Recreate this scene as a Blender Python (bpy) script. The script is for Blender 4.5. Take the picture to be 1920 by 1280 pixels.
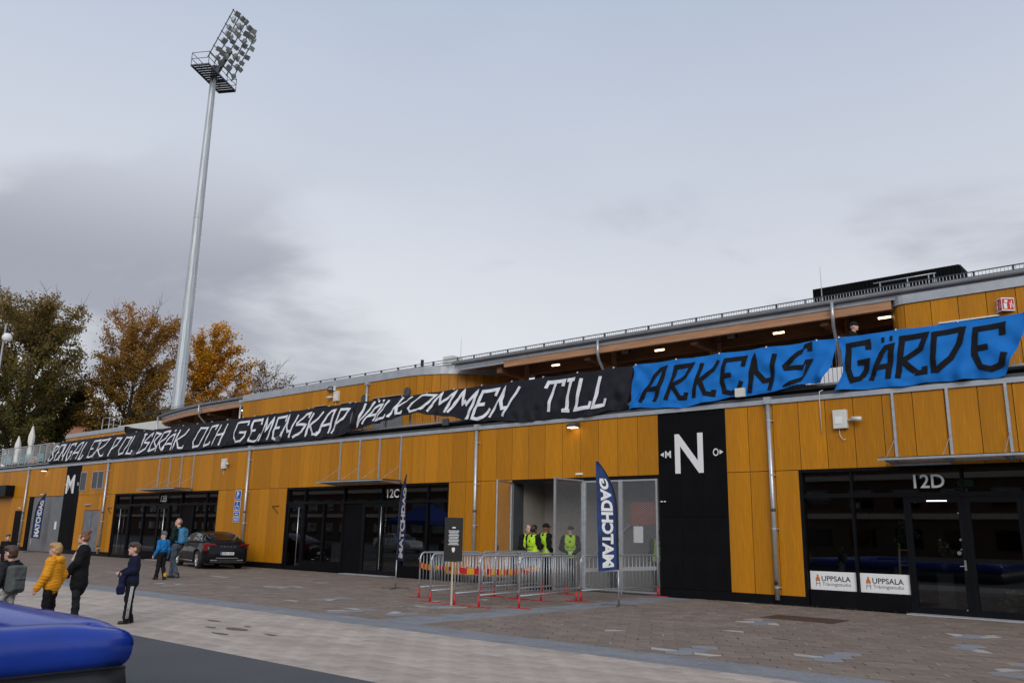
import bpy, bmesh, math, random
import numpy as np
from mathutils import Matrix, Vector, Euler

for _o in list(bpy.data.objects):
    bpy.data.objects.remove(_o)
scene = bpy.context.scene
COL = scene.collection
R = math.radians
rnd = random.Random(7)

# ------------------------------------------------------------------ camera
YAW, PITCH, ROLL, EYE = R(40.82), R(13.0), R(-1.1), (0.0, -20.886, 1.6)
fw = Vector((-math.sin(YAW)*math.cos(PITCH), math.cos(YAW)*math.cos(PITCH), math.sin(PITCH)))
r0 = Vector((math.cos(YAW), math.sin(YAW), 0)); u0 = r0.cross(fw)
rr = r0*math.cos(ROLL) - u0*math.sin(ROLL); uu = r0*math.sin(ROLL) + u0*math.cos(ROLL)
cam = bpy.data.objects.new('camera', bpy.data.cameras.new('camera')); COL.objects.link(cam)
cam.matrix_world = Matrix(((rr.x, uu.x, -fw.x, EYE[0]), (rr.y, uu.y, -fw.y, EYE[1]), (rr.z, uu.z, -fw.z, EYE[2]), (0, 0, 0, 1)))
cam.data.lens = 29.25; cam.data.sensor_width = 36; cam.data.clip_start = 0.1; cam.data.clip_end = 3000
scene.camera = cam

# ------------------------------------------------------------------ sky and sun (overcast autumn afternoon)
SUN_AZ = Vector((0.62, -0.78, 0)).normalized(); SUN_EL = R(27)
w = bpy.data.worlds.new('World'); scene.world = w; w.use_nodes = True
nt = w.node_tree; N = nt.nodes; L = nt.links; N.clear()
def nd(t, **k):
    n = N.new(t)
    for a, b in k.items():
        if a.startswith('i_'):
            n.inputs[int(a[2:])].default_value = b
        else: setattr(n, a, b)
    return n
out = nd('ShaderNodeOutputWorld'); bg = nd('ShaderNodeBackground'); bg.inputs[1].default_value = 1.0
sky = nd('ShaderNodeTexSky'); sky.sky_type = 'NISHITA'; sky.sun_disc = False
sky.sun_elevation = SUN_EL; sky.sun_rotation = math.atan2(SUN_AZ.x, SUN_AZ.y)
skm = nd('ShaderNodeMixRGB', blend_type='MULTIPLY', i_0=1.0); skm.inputs[2].default_value = (0.09, 0.09, 0.09, 1)
L.new(sky.outputs[0], skm.inputs[1])
tc = nd('ShaderNodeTexCoord'); sx = nd('ShaderNodeSeparateXYZ'); L.new(tc.outputs['Generated'], sx.inputs[0])
el = nd('ShaderNodeMapRange'); el.inputs[1].default_value = 0.0; el.inputs[2].default_value = 0.62
L.new(sx.outputs[2], el.inputs[0])
grad = nd('ShaderNodeValToRGB'); L.new(el.outputs[0], grad.inputs[0])
cr = grad.color_ramp; cr.elements[0].position = 0.0; cr.elements[0].color = (0.87, 0.86, 0.85, 1)
cr.elements[1].position = 1.0; cr.elements[1].color = (0.45, 0.525, 0.66, 1)
e = cr.elements.new(0.35); e.color = (0.735, 0.75, 0.785, 1)
# broad brightening round the veiled sun's side and soft cloud sheets
mp = nd('ShaderNodeMapping'); mp.inputs['Scale'].default_value = (1.0, 1.0, 2.6); mp.inputs['Location'].default_value = (3.1, 1.7, 0.4)
L.new(tc.outputs['Generated'], mp.inputs[0])
n1 = nd('ShaderNodeTexNoise'); n1.inputs['Scale'].default_value = 1.25; n1.inputs['Detail'].default_value = 5.0; n1.inputs['Roughness'].default_value = 0.5; n1.inputs['Distortion'].default_value = 0.25
L.new(mp.outputs[0], n1.inputs[0])
mr1 = nd('ShaderNodeMapRange'); mr1.interpolation_type = 'SMOOTHSTEP'
for i, v in ((1, 0.40), (2, 0.62), (3, 0.0), (4, 1.0)): mr1.inputs[i].default_value = v
L.new(n1.outputs[0], mr1.inputs[0])
shade = nd('ShaderNodeMixRGB', blend_type='MULTIPLY'); shade.inputs[2].default_value = (0.95, 0.95, 0.96, 1)
L.new(mr1.outputs[0], shade.inputs[0]); L.new(grad.outputs[0], shade.inputs[1])
# low dark cloud banks, only near the horizon band, torn edges
mp2 = nd('ShaderNodeMapping'); mp2.inputs['Scale'].default_value = (1.0, 1.0, 2.2); mp2.inputs['Location'].default_value = (0.0, 0.0, 0.0)
L.new(tc.outputs['Generated'], mp2.inputs[0])
n2 = nd('ShaderNodeTexNoise'); n2.inputs['Scale'].default_value = 1.9; n2.inputs['Detail'].default_value = 7.0; n2.inputs['Roughness'].default_value = 0.52; n2.inputs['Distortion'].default_value = 0.35
L.new(mp2.outputs[0], n2.inputs[0])
CLOUD_LOC = mp2.inputs['Location']
lowband = nd('ShaderNodeMapRange'); lowband.interpolation_type = 'SMOOTHSTEP'
for i, v in ((1, 0.44), (2, 0.26), (3, 0.0), (4, 1.0)): lowband.inputs[i].default_value = v
L.new(sx.outputs[2], lowband.inputs[0])
mr2 = nd('ShaderNodeMapRange'); mr2.interpolation_type = 'SMOOTHSTEP'
for i, v in ((1, 0.48), (2, 0.62), (3, 0.0), (4, 0.84)): mr2.inputs[i].default_value = v
L.new(n2.outputs[0], mr2.inputs[0])
mul = nd('ShaderNodeMath', operation='MULTIPLY'); L.new(mr2.outputs[0], mul.inputs[0]); L.new(lowband.outputs[0], mul.inputs[1])
dark = nd('ShaderNodeMixRGB', blend_type='MIX'); dark.inputs[2].default_value = (0.29, 0.30, 0.36, 1)
L.new(mul.outputs[0], dark.inputs[0]); L.new(shade.outputs[0], dark.inputs[1])
fin = nd('ShaderNodeMixRGB', blend_type='MIX', i_0=0.93); L.new(skm.outputs[0], fin.inputs[1]); L.new(dark.outputs[0], fin.inputs[2])
L.new(fin.outputs[0], bg.inputs[0]); L.new(bg.outputs[0], out.inputs[0])
CLOUD_LOC.default_value = (-2.8557, -4.4555, 2.1700)

sd = bpy.data.lights.new('sun', 'SUN'); sd.energy = 1.6; sd.angle = R(35); sd.color = (1.0, 0.965, 0.92)
sun = bpy.data.objects.new('sun', sd); COL.objects.link(sun)
sdir = Vector((SUN_AZ.x*math.cos(SUN_EL), SUN_AZ.y*math.cos(SUN_EL), math.sin(SUN_EL)))
sun.rotation_euler = sdir.to_track_quat('Z', 'Y').to_euler(); sun.location = sdir*80
scene.view_settings.view_transform = 'Standard'; scene.view_settings.look = 'None'
scene.view_settings.exposure = 0.10; scene.view_settings.gamma = 1.0
scene.render.engine = 'CYCLES'

# ------------------------------------------------------------------ materials
MATS = {}
def mat(name, col, rough=0.6, metal=0.0, var=0.0, vscale=4.0, bump=0.0, bscale=40.0, stretch=(1, 1, 1), spec=0.5, rand=0.0, coat=0.0, isl=0.0, emit=None, col2=None):
    """procedural principled material: noise colour variation, optional per-object random value, noise bump"""
    if name in MATS: return MATS[name]
    m = bpy.data.materials.new(name); m.use_nodes = True; MATS[name] = m
    n = m.node_tree.nodes; l = m.node_tree.links; p = n['Principled BSDF']
    p.inputs['Roughness'].default_value = rough; p.inputs['Metallic'].default_value = metal
    p.inputs['Specular IOR Level'].default_value = spec
    if coat: p.inputs['Coat Weight'].default_value = coat; p.inputs['Coat Roughness'].default_value = 0.08
    c4 = (*col, 1); src = None
    if var or bump or col2:
        t = n.new('ShaderNodeTexCoord'); mpn = n.new('ShaderNodeMapping'); mpn.inputs['Scale'].default_value = stretch
        l.new(t.outputs['Object'], mpn.inputs[0])
    if var or col2:
        nz = n.new('ShaderNodeTexNoise'); nz.inputs['Scale'].default_value = vscale; nz.inputs['Detail'].default_value = 6; nz.inputs['Roughness'].default_value = 0.6
        l.new(mpn.outputs[0], nz.inputs[0])
        mx = n.new('ShaderNodeMixRGB'); mx.blend_type = 'MIX'
        a = tuple(max(0, v*(1-var)) for v in col); b = tuple(v*(1+var) for v in (col2 or col))
        mx.inputs[1].default_value = (*a, 1); mx.inputs[2].default_value = (*b, 1)
        mr = n.new('ShaderNodeMapRange'); mr.inputs[1].default_value = 0.3; mr.inputs[2].default_value = 0.7
        l.new(nz.outputs[0], mr.inputs[0]); l.new(mr.outputs[0], mx.inputs[0]); src = mx.outputs[0]
    if rand or isl:
        hv = n.new('ShaderNodeHueSaturation')
        if rand:
            oi = n.new('ShaderNodeObjectInfo'); so = oi.outputs['Random']
        else:
            oi = n.new('ShaderNodeNewGeometry'); so = oi.outputs['Random Per Island']
        k = rand or isl
        mr = n.new('ShaderNodeMapRange'); mr.inputs[3].default_value = 1-k; mr.inputs[4].default_value = 1+k
        l.new(so, mr.inputs[0]); l.new(mr.outputs[0], hv.inputs['Value'])
        if src: l.new(src, hv.inputs['Color'])
        else: hv.inputs['Color'].default_value = c4
        src = hv.outputs[0]
    if src: l.new(src, p.inputs['Base Color'])
    else: p.inputs['Base Color'].default_value = c4
    if bump:
        nb = n.new('ShaderNodeTexNoise'); nb.inputs['Scale'].default_value = bscale; nb.inputs['Detail'].default_value = 4
        l.new(mpn.outputs[0], nb.inputs[0]); bp = n.new('ShaderNodeBump'); bp.inputs['Strength'].default_value = bump; bp.inputs['Distance'].default_value = 0.02
        l.new(nb.outputs[0], bp.inputs['Height']); l.new(bp.outputs[0], p.inputs['Normal'])
    if emit:
        p.inputs['Emission Color'].default_value = (*emit[0], 1); p.inputs['Emission Strength'].default_value = emit[1]
    return m

M_yellow = mat('cladding_ochre', (0.455, 0.180, 0.005), 0.5, var=0.18, vscale=6, stretch=(9, 9, 0.35), bump=0.05, bscale=60, rand=0.14, spec=0.25)
def add_streaks(m, amount, sc, base):
    """run-off streaks and weathering: a stretched noise that tints the base colour"""
    n = m.node_tree.nodes; l = m.node_tree.links; p = n['Principled BSDF']; lk = p.inputs['Base Color'].links[0]; src = lk.from_socket
    t = n.new('ShaderNodeTexCoord'); g_ = n.new('ShaderNodeNewGeometry'); mp_ = n.new('ShaderNodeMapping'); mp_.inputs['Scale'].default_value = sc; l.new(g_.outputs['Position'], mp_.inputs[0])
    z = n.new('ShaderNodeTexNoise'); z.inputs['Scale'].default_value = 1.0; z.inputs['Detail'].default_value = 5; z.inputs['Roughness'].default_value = 0.65; l.new(mp_.outputs[0], z.inputs[0])
    r_ = n.new('ShaderNodeMapRange'); r_.inputs[1].default_value = 0.45; r_.inputs[2].default_value = 0.75; r_.inputs[4].default_value = amount; l.new(z.outputs[0], r_.inputs[0])
    x = n.new('ShaderNodeMixRGB'); x.inputs[2].default_value = (*base, 1); l.new(r_.outputs[0], x.inputs[0]); l.new(src, x.inputs[1]); l.new(x.outputs[0], p.inputs['Base Color'])
add_streaks(M_yellow, 0.55, (2.2, 2.2, 0.10), (0.30, 0.125, 0.010))
M_backing = mat('backing_black', (0.012, 0.012, 0.012), 0.8)
M_black = mat('black_board', (0.006, 0.006, 0.007), 0.6, var=0.2, vscale=2, rand=0.15, spec=0.05)
M_blackmet = mat('black_metal', (0.006, 0.0065, 0.008), 0.45, var=0.2, vscale=3, spec=0.10)
M_zinc = mat('zinc_sheet', (0.42, 0.44, 0.47), 0.45, 0.4, var=0.12, vscale=3, bump=0.04, bscale=8)
M_galv = mat('galvanised_steel', (0.48, 0.50, 0.52), 0.40, 0.65, var=0.14, vscale=9)
M_galvpole = mat('galvanised_mast', (0.42, 0.455, 0.475), 0.5, 0.3, var=0.26, vscale=1.3, stretch=(6, 6, 0.35))
M_steel = mat('brushed_steel', (0.60, 0.60, 0.60), 0.25, 0.9)
M_darkgrey = mat('dark_grey_metal', (0.07, 0.075, 0.08), 0.5, 0.3, var=0.15, vscale=3)
M_roof = mat('roof_felt', (0.10, 0.105, 0.11), 0.7, var=0.2, vscale=3)
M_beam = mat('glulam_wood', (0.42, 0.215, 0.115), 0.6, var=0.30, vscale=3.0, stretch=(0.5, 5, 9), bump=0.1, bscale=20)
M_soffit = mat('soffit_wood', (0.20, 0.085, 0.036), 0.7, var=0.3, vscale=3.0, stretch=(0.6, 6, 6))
M_white = mat('white_paint', (0.75, 0.75, 0.75), 0.5, var=0.04)
M_whitebox = mat('white_plastic', (0.62, 0.62, 0.58), 0.45, var=0.06)
M_conc = mat('concrete_grey', (0.30, 0.28, 0.26), 0.85, var=0.14, vscale=1.2)
M_doorgrey = mat('steel_door_grey', (0.17, 0.18, 0.20), 0.5, 0.2, var=0.25, vscale=2.5)
M_shutter = mat('shutter_grey', (0.22, 0.225, 0.235), 0.45, 0.3, var=0.1, vscale=2)
M_rubber = mat('rubber', (0.015, 0.015, 0.015), 0.8)
M_interior = mat('interior_dark', (0.02, 0.02, 0.02), 0.9)

def glass_mat(name, tint, through):
    m = bpy.data.materials.new(name); m.use_nodes = True; MATS[name] = m
    n = m.node_tree.nodes; l = m.node_tree.links; n.clear()
    o = n.new('ShaderNodeOutputMaterial'); mx = n.new('ShaderNodeMixShader'); tr = n.new('ShaderNodeBsdfTransparent'); gl = n.new('ShaderNodeBsdfGlossy')
    fr = n.new('ShaderNodeFresnel'); fr.inputs[0].default_value = 1.5
    tr.inputs[0].default_value = (*[t*through for t in tint], 1); gl.inputs['Roughness'].default_value = 0.015; gl.inputs[0].default_value = (0.9, 0.92, 0.95, 1)
    mr = n.new('ShaderNodeMapRange'); mr.inputs[1].default_value = 0.0; mr.inputs[2].default_value = 1.0; mr.inputs[3].default_value = 0.05; mr.inputs[4].default_value = 1.0
    l.new(fr.outputs[0], mr.inputs[0]); l.new(mr.outputs[0], mx.inputs[0]); l.new(tr.outputs[0], mx.inputs[1]); l.new(gl.outputs[0], mx.inputs[2]); l.new(mx.outputs[0], o.inputs[0])
    return m
M_glass = glass_mat('window_glass', (0.9, 0.95, 0.95), 0.55)
M_clear = glass_mat('clear_glass', (0.92, 0.97, 0.96), 0.9)
M_carglass = glass_mat('car_glass', (0.7, 0.75, 0.75), 0.35)

# ------------------------------------------------------------------ mesh helpers
class MB:
    def __init__(s): s.v = []; s.f = []
    def add(s, vs, fs):
        b = len(s.v); s.v += [tuple(x) for x in vs]; s.f += [tuple(i+b for i in f) for f in fs]; return s
    def box(s, x0, x1, y0, y1, z0, z1):
        return s.add([(x0, y0, z0), (x1, y0, z0), (x1, y1, z0), (x0, y1, z0), (x0, y0, z1), (x1, y0, z1), (x1, y1, z1), (x0, y1, z1)],
                     [(0, 3, 2, 1), (4, 5, 6, 7), (0, 1, 5, 4), (1, 2, 6, 5), (2, 3, 7, 6), (3, 0, 4, 7)])
    def tube(s, pts, r, n=8, cap=True):
        pts = [Vector(p) for p in pts]; m = len(pts); rs = r if isinstance(r, (list, tuple)) else [r]*m
        ring = []; up = None
        for i in range(m):
            d = (pts[min(i+1, m-1)]-pts[max(i-1, 0)])
            if d.length < 1e-9: d = Vector((0, 0, 1))
            d.normalize()
            if up is None:
                a = Vector((0, 0, 1)) if abs(d.z) < 0.9 else Vector((1, 0, 0)); up = (a-d*a.dot(d)).normalized()
            else:
                up = (up-d*up.dot(d))
                up = up.normalized() if up.length > 1e-6 else Vector((1, 0, 0))
            sd_ = d.cross(up)
            ring += [pts[i]+(up*math.cos(2*math.pi*k/n)+sd_*math.sin(2*math.pi*k/n))*rs[i] for k in range(n)]
        fs = [(i*n+k, i*n+(k+1) % n, (i+1)*n+(k+1) % n, (i+1)*n+k) for i in range(m-1) for k in range(n)]
        if cap: fs += [tuple(range(n-1, -1, -1)), tuple(range((m-1)*n, m*n))]
        return s.add(ring, fs)
    def bar(s, a, b, w_, h_, up=(0, 0, 1)):
        a = Vector(a); b = Vector(b); d = (b-a).normalized(); u = Vector(up)
        if abs(d.dot(u)) > 0.95: u = Vector((1, 0, 0))
        sd_ = d.cross(u).normalized(); u = sd_.cross(d).normalized()
        vs = [p+sd_*(w_/2*i)+u*(h_/2*j) for p in (a, b) for i, j in ((-1, -1), (1, -1), (1, 1), (-1, 1))]
        return s.add(vs, [(3, 2, 1, 0), (4, 5, 6, 7), (0, 1, 5, 4), (1, 2, 6, 5), (2, 3, 7, 6), (3, 0, 4, 7)])
    def prism(s, poly, a, b, axis='y'):
        """2D poly extruded between a and b on axis; poly coords are the two other axes in order"""
        def P(p, t): return (p[0], t, p[1]) if axis == 'y' else ((p[0], p[1], t) if axis == 'z' else (t, p[0], p[1]))
        n = len(poly); vs = [P(p, a) for p in poly]+[P(p, b) for p in poly]
        return s.add(vs, [tuple(range(n)), tuple(range(2*n-1, n-1, -1))]+[(i, i+n, (i+1) % n+n, (i+1) % n) for i in range(n)])
    def grid(s, P, close_u=False, close_v=False):
        nu = len(P); nv = len(P[0]); b = len(s.v)
        s.v += [tuple(p) for row in P for p in row]
        for i in range(nu-(0 if close_u else 1)):
            for j in range(nv-(0 if close_v else 1)):
                s.f.append((b+i*nv+j, b+((i+1) % nu)*nv+j, b+((i+1) % nu)*nv+(j+1) % nv, b+i*nv+(j+1) % nv))
        return s
    def lathe(s, prof, c=(0, 0, 0), n=16, axis='z'):
        P = []
        for r_, z_ in prof:
            row = []
            for k in range(n):
                a = 2*math.pi*k/n; x, y = r_*math.cos(a), r_*math.sin(a)
                row.append((c[0]+x, c[1]+y, c[2]+z_) if axis == 'z' else (c[0]+x, c[1]+z_, c[2]+y))
            P.append(row)
        return s.grid(P, close_v=True)
    def mesh(s, name, smooth=False):
        me = bpy.data.meshes.new(name); me.from_pydata(s.v, [], s.f); me.update()
        if smooth: me.shade_smooth()
        return me
    def build(s, name, m, parent=None, smooth=False, local=False, fix=True, bevel=0.0):
        me = s.mesh(name, smooth)
        if fix:
            bm = bmesh.new(); bm.from_mesh(me); bmesh.ops.recalc_face_normals(bm, faces=bm.faces); bm.to_mesh(me); bm.free()
            if smooth: me.shade_smooth()
        o = obj(name, me, m, parent, local)
        if bevel:
            b = o.modifiers.new('bevel', 'BEVEL'); b.width = bevel; b.segments = 2; b.limit_method = 'ANGLE'; b.angle_limit = R(40)
        return o

def par(o, parent, local=False):
    if parent is None: return
    o.parent = parent
    if not local: o.matrix_parent_inverse = Matrix.Translation(-parent.location)
def obj(name, me, m=None, parent=None, local=False, loc=None):
    o = bpy.data.objects.new(name, me); COL.objects.link(o)
    if m is not None and me is not None and not me.materials: me.materials.append(m)
    if loc is not None: o.location = loc
    par(o, parent, local)
    return o
def thing(name, label, cat, loc=(0, 0, 0), rz=0.0, group=None):
    o = bpy.data.objects.new(name, None); COL.objects.link(o); o.location = loc; o.rotation_euler = (0, 0, rz); o.empty_display_size = 0.2
    return tag(o, label, cat, group)
def tag(o, label, cat, group=None):
    o['label'] = label; o['category'] = cat
    if group: o['group'] = group
    return o
def struct(o): o['kind'] = 'structure'; return o
def stuff(o): o['kind'] = 'stuff'; return o
def copy_tree(o, parent=None):
    c = o.copy(); COL.objects.link(c)
    if parent is not None: c.parent = parent; c.matrix_parent_inverse = o.matrix_parent_inverse.copy()
    for ch in list(o.children): copy_tree(ch, c)
    return c
def bx(name, x0, x1, y0, y1, z0, z1, m, parent=None, bevel=0.0, local=False):
    return MB().box(x0, x1, y0, y1, z0, z1).build(name, m, parent, local=local, fix=False, bevel=bevel)
def smoothbox_mesh(name, a, b, c, bev=0.004):
    bm = bmesh.new(); bmesh.ops.create_cube(bm, size=1.0); bmesh.ops.scale(bm, vec=(a, b, c), verts=bm.verts)
    bmesh.ops.bevel(bm, geom=bm.edges[:]+bm.verts[:], offset=bev, segments=1, affect='EDGES')
    me = bpy.data.meshes.new(name); bm.to_mesh(me); bm.free(); return me

_txt_cache = {}
def text_mesh(body, size=1.0, bold=0.0, align='CENTER', spacing=1.0, sx=1.0):
    cu = bpy.data.curves.new('t', 'FONT'); cu.body = body; cu.size = size; cu.align_x = align; cu.align_y = 'CENTER'; cu.offset = bold; cu.space_character = spacing
    cu.resolution_u = 3; cu.extrude = 0.0
    o = bpy.data.objects.new('t', cu); COL.objects.link(o)
    dg = bpy.context.evaluated_depsgraph_get(); me = bpy.data.meshes.new_from_object(o.evaluated_get(dg))
    bpy.data.objects.remove(o); bpy.data.curves.remove(cu)
    if sx != 1.0:
        me.transform(Matrix.Diagonal((sx, 1, 1, 1)))
    return me
def wall_text(name, body, x, z, height, m, parent, y=-0.004, bold=0.0, width=None, mirror=False, rot=0.0):
    """lettering standing on a wall that faces -Y: fitted to a capital height and, if given, a width"""
    me = text_mesh(body, 1.0, bold)
    co = np.array([v.co[:] for v in me.vertices])
    if len(co) == 0: return None
    mn, mx_ = co.min(0), co.max(0); c = (mn+mx_)/2
    sz = height/(mx_[1]-mn[1]); sxx = width/(mx_[0]-mn[0]) if width else sz
    if mirror: sxx = -sxx
    T = Matrix.Translation((x, y, z)) @ Matrix.Rotation(rot, 4, 'Y') @ Matrix.Diagonal((sxx, 1, sz, 1)) @ Matrix.Rotation(R(90), 4, 'X') @ Matrix.Translation((-c[0], -c[1], 0))
    me.transform(T); me.name = name
    return obj(name, me, m, parent)

# naive surface nets: organic shapes (people, cloth, inflated things) from distance fields
def surfnet(f, lo, hi, hstep):
    ax = [np.arange(lo[i]-2*hstep, hi[i]+2.01*hstep, hstep) for i in range(3)]
    G = np.stack(np.meshgrid(*ax, indexing='ij'), -1); v = f(G.reshape(-1, 3)).reshape(G.shape[:3]); ins = v < 0
    nx, ny, nz = v.shape
    acc = np.zeros((nx-1, ny-1, nz-1, 3)); cnt = np.zeros((nx-1, ny-1, nz-1))
    cor = [(a, b, c) for a in (0, 1) for b in (0, 1) for c in (0, 1)]
    sl = lambda a, n: slice(a, n-1+a)
    for p in cor:
        for ax_ in range(3):
            if p[ax_] == 0:
                q = list(p); q[ax_] = 1
                v0 = v[sl(p[0], nx), sl(p[1], ny), sl(p[2], nz)]; v1 = v[sl(q[0], nx), sl(q[1], ny), sl(q[2], nz)]
                x = (v0 < 0) != (v1 < 0); t = np.where(x, v0/(v0-v1+1e-12), 0)
                pos = np.zeros(v0.shape+(3,))
                for k in range(3): pos[..., k] = p[k]
                pos[..., ax_] += t; acc += pos*x[..., None]; cnt += x
    act = cnt > 0; idx = -np.ones(act.shape, int); ids = np.argwhere(act); idx[act] = np.arange(len(ids))
    V = (acc[act]/cnt[act][:, None]+ids)*hstep+np.array([a[0] for a in ax])
    F = []
    for a in range(3):
        b, c = (a+1) % 3, (a+2) % 3
        s0 = [slice(1, -1)]*3; s0[a] = slice(0, -1); s1 = list(s0); s1[a] = slice(1, None)
        A = ins[tuple(s0)]; B = ins[tuple(s1)]
        for flip in (False, True):
            e_ = np.argwhere((A & ~B) if not flip else (~A & B))
            if len(e_) == 0: continue
            e_ = e_+1; e_[:, a] -= 1
            def g(db, dc):
                q = e_.copy(); q[:, b] += db; q[:, c] += dc; return idx[q[:, 0], q[:, 1], q[:, 2]]
            quad = np.stack([g(-1, -1), g(0, -1), g(0, 0), g(-1, 0)], 1)
            F.append(quad if not flip else quad[:, ::-1])
    return V, np.concatenate(F) if F else np.zeros((0, 4), int)
def np_mesh(name, V, F, smooth=True):
    me = bpy.data.meshes.new(name); V = np.asarray(V, np.float32); F = np.asarray(F, np.int32); k = F.shape[1]
    me.vertices.add(len(V)); me.vertices.foreach_set('co', V.ravel())
    me.loops.add(F.size); me.loops.foreach_set('vertex_index', F.ravel())
    me.polygons.add(len(F)); me.polygons.foreach_set('loop_start', np.arange(0, F.size, k, dtype=np.int32)); me.polygons.foreach_set('loop_total', np.full(len(F), k, np.int32))
    me.update(calc_edges=True)
    if smooth: me.shade_smooth()
    return me
# ================================================================== THE GROUND
M_gbase = mat('ground_sand', (0.085, 0.075, 0.066), 0.9, var=0.2, vscale=2)
M_hex = mat('hex_paver_brown', (0.203, 0.155, 0.123), 0.8, var=0.16, vscale=6, bump=0.15, bscale=60, rand=0.13, spec=0.3)
M_hexs = mat('hex_paver_brown_far', (0.203, 0.155, 0.123), 0.8, var=0.16, vscale=3, isl=0.13, spec=0.3)
M_hexw = mat('hex_paver_white', (0.37, 0.35, 0.33), 0.75, var=0.10, vscale=8, rand=0.10)
M_hexg = mat('hex_paver_grey', (0.205, 0.210, 0.224), 0.75, var=0.12, vscale=8, rand=0.08)
M_slab = mat('slab_beige', (0.410, 0.343, 0.290), 0.8, var=0.20, vscale=3, bump=0.12, bscale=50, rand=0.13, spec=0.3)
M_slabs = mat('slab_beige_far', (0.410, 0.343, 0.290), 0.8, var=0.14, vscale=2, isl=0.10, spec=0.3)
M_sett = mat('sett_grey', (0.200, 0.203, 0.214), 0.75, var=0.14, vscale=7, rand=0.10, spec=0.35)
M_setts = mat('sett_grey_far', (0.200, 0.203, 0.214), 0.75, var=0.14, vscale=7, isl=0.10, spec=0.35)
M_asph = mat('asphalt', (0.092, 0.093, 0.097), 0.85, var=0.45, vscale=60, bump=0.8, bscale=110, spec=0.35)
add_streaks(M_asph, 0.55, (0.9, 0.35, 1), (0.125, 0.126, 0.130)); add_streaks(M_slab, 0.45, (0.25, 1.1, 1), (0.29, 0.245, 0.21)); add_streaks(M_slabs, 0.45, (0.25, 1.1, 1), (0.29, 0.245, 0.21)); add_streaks(M_hex, 0.5, (0.5, 0.9, 1), (0.15, 0.12, 0.10)); add_streaks(M_hexs, 0.5, (0.5, 0.9, 1), (0.15, 0.12, 0.10))
M_chalk = mat('chalky_joint', (0.36, 0.33, 0.30), 0.9, var=0.2, vscale=9)

S = 1200.0
g = MB(); g.add([(-S, -S, -0.012), (S, -S, -0.012), (S, S, -0.012), (-S, S, -0.012)], [(0, 1, 2, 3)])
ground = struct(g.build('ground', M_gbase, fix=False))
g = MB(); g.box(-160, 60, -80, -14.5, -0.02, 0.0)
asphalt = struct(g.build('asphalt', M_asph, fix=False))
paving = bpy.data.objects.new('paving', None); COL.objects.link(paving); struct(paving)

CAMV = Vector(EYE)
def in_view(x, y):
    d = Vector((x, y, 0))-CAMV; z = d.dot(fw)
    if z < 1: return False
    px = 960+1560*d.dot(rr)/z; py = 640-1560*d.dot(uu)/z
    return -60 < px < 1980 and py < 1330
def tile(poly, top, bev=0.006, depth=0.03):
    """paving stone: flat top, bevelled rim, sides"""
    c = Vector((sum(p[0] for p in poly)/len(poly), sum(p[1] for p in poly)/len(poly)))
    n = len(poly); inn = []
    for p in poly:
        d = Vector(p)-c; inn.append(c+d*(1-bev*1.6/max(d.length, 1e-6)))
    vs = [(p.x, p.y, top) for p in inn]+[(p[0], p[1], top-bev*0.8) for p in poly]+[(p[0], p[1], top-depth) for p in poly]
    fs = [tuple(range(n))]+[(k, n+k, n+(k+1) % n, (k+1) % n) for k in range(n)]+[(n+k, 2*n+k, 2*n+(k+1) % n, n+(k+1) % n) for k in range(n)]
    return vs, fs
def share(name, poly):
    b = MB(); b.add(*tile(poly, 0.0)); return b.mesh(name)

# hexagonal pavers between the wall and the grey strip
HA = 0.235                       # circumradius
hexpoly = [(HA*math.cos(R(60*k)), HA*0.96*math.sin(R(60*k))) for k in range(6)]
gap = 0.006; hp = [(x*(1-gap/HA), y*(1-gap/HA)) for x, y in hexpoly]
stars = [(-6.44, -9.33), (-4.63, -8.46), (-7.45, -4.35), (-3.78, -3.6), (-3.35, -5.88), (-23.1, -8.18), (-21.05, -6.18), (-16.89, -7.93), (-14.18, -9.24), (-12.95, -8.7), (-13.87, -7.27), (-26.42, -5.02), (-30.5, -6.5), (-1.6, -7.8)]
hexes = []; cutp = []
def clip_poly(P, ax, lim, keep_less):
    res = []
    for a, c in zip(P, P[1:]+P[:1]):
        ia = (a[ax] <= lim) == keep_less; ic = (c[ax] <= lim) == keep_less
        if ia: res.append(a)
        if ia != ic:
            t_ = (lim-a[ax])/(c[ax]-a[ax]); res.append((a[0]+(c[0]-a[0])*t_, a[1]+(c[1]-a[1])*t_))
    return res
dx = 1.5*HA; dy = math.sqrt(3)*HA*0.96
i0 = int(-38/dx)
for i in range(i0, int(2.6/dx)):
    for j in range(int(-10.05/dy)-1, 1):
        x = i*dx; y = j*dy+(dy/2 if i % 2 else 0)
        if not in_view(x, y): continue
        if y-dy/2 > -0.02 or y+dy/2 < -10.115 or -12.22+HA < x+2*HA and x < -11.40-HA and x > -12.22+HA: continue
        if y+dy/2 > -0.02 or y-dy/2 < -10.115 or -12.22-HA < x < -11.40+HA:
            cutp.append((x, y)); continue
        hexes.append([x, y, 'b', (Vector((x, y, 0))-CAMV).length])
def near(p): return min(range(len(hexes)), key=lambda k: (hexes[k][0]-p[0])**2+(hexes[k][1]-p[1])**2)
srnd = random.Random(5)
for p in stars:
    k = near(p); cx, cy = hexes[k][0], hexes[k][1]; hexes[k][2] = 'g'
    nb = sorted(range(len(hexes)), key=lambda q: (hexes[q][0]-cx)**2+(hexes[q][1]-cy)**2)[1:7]
    nb = sorted(nb, key=lambda q: math.atan2(hexes[q][1]-cy, hexes[q][0]-cx))
    for t, q in enumerate(nb):
        if srnd.random() < 0.8: hexes[q][2] = 'g' if t in (1, 4) else ('w' if t % 2 == 0 or srnd.random() < 0.2 else 'b')
for hx in hexes:
    if hx[2] == 'b' and srnd.random() < 0.006: hx[2] = 'w'
hexes.sort(key=lambda q: q[3])
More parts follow.
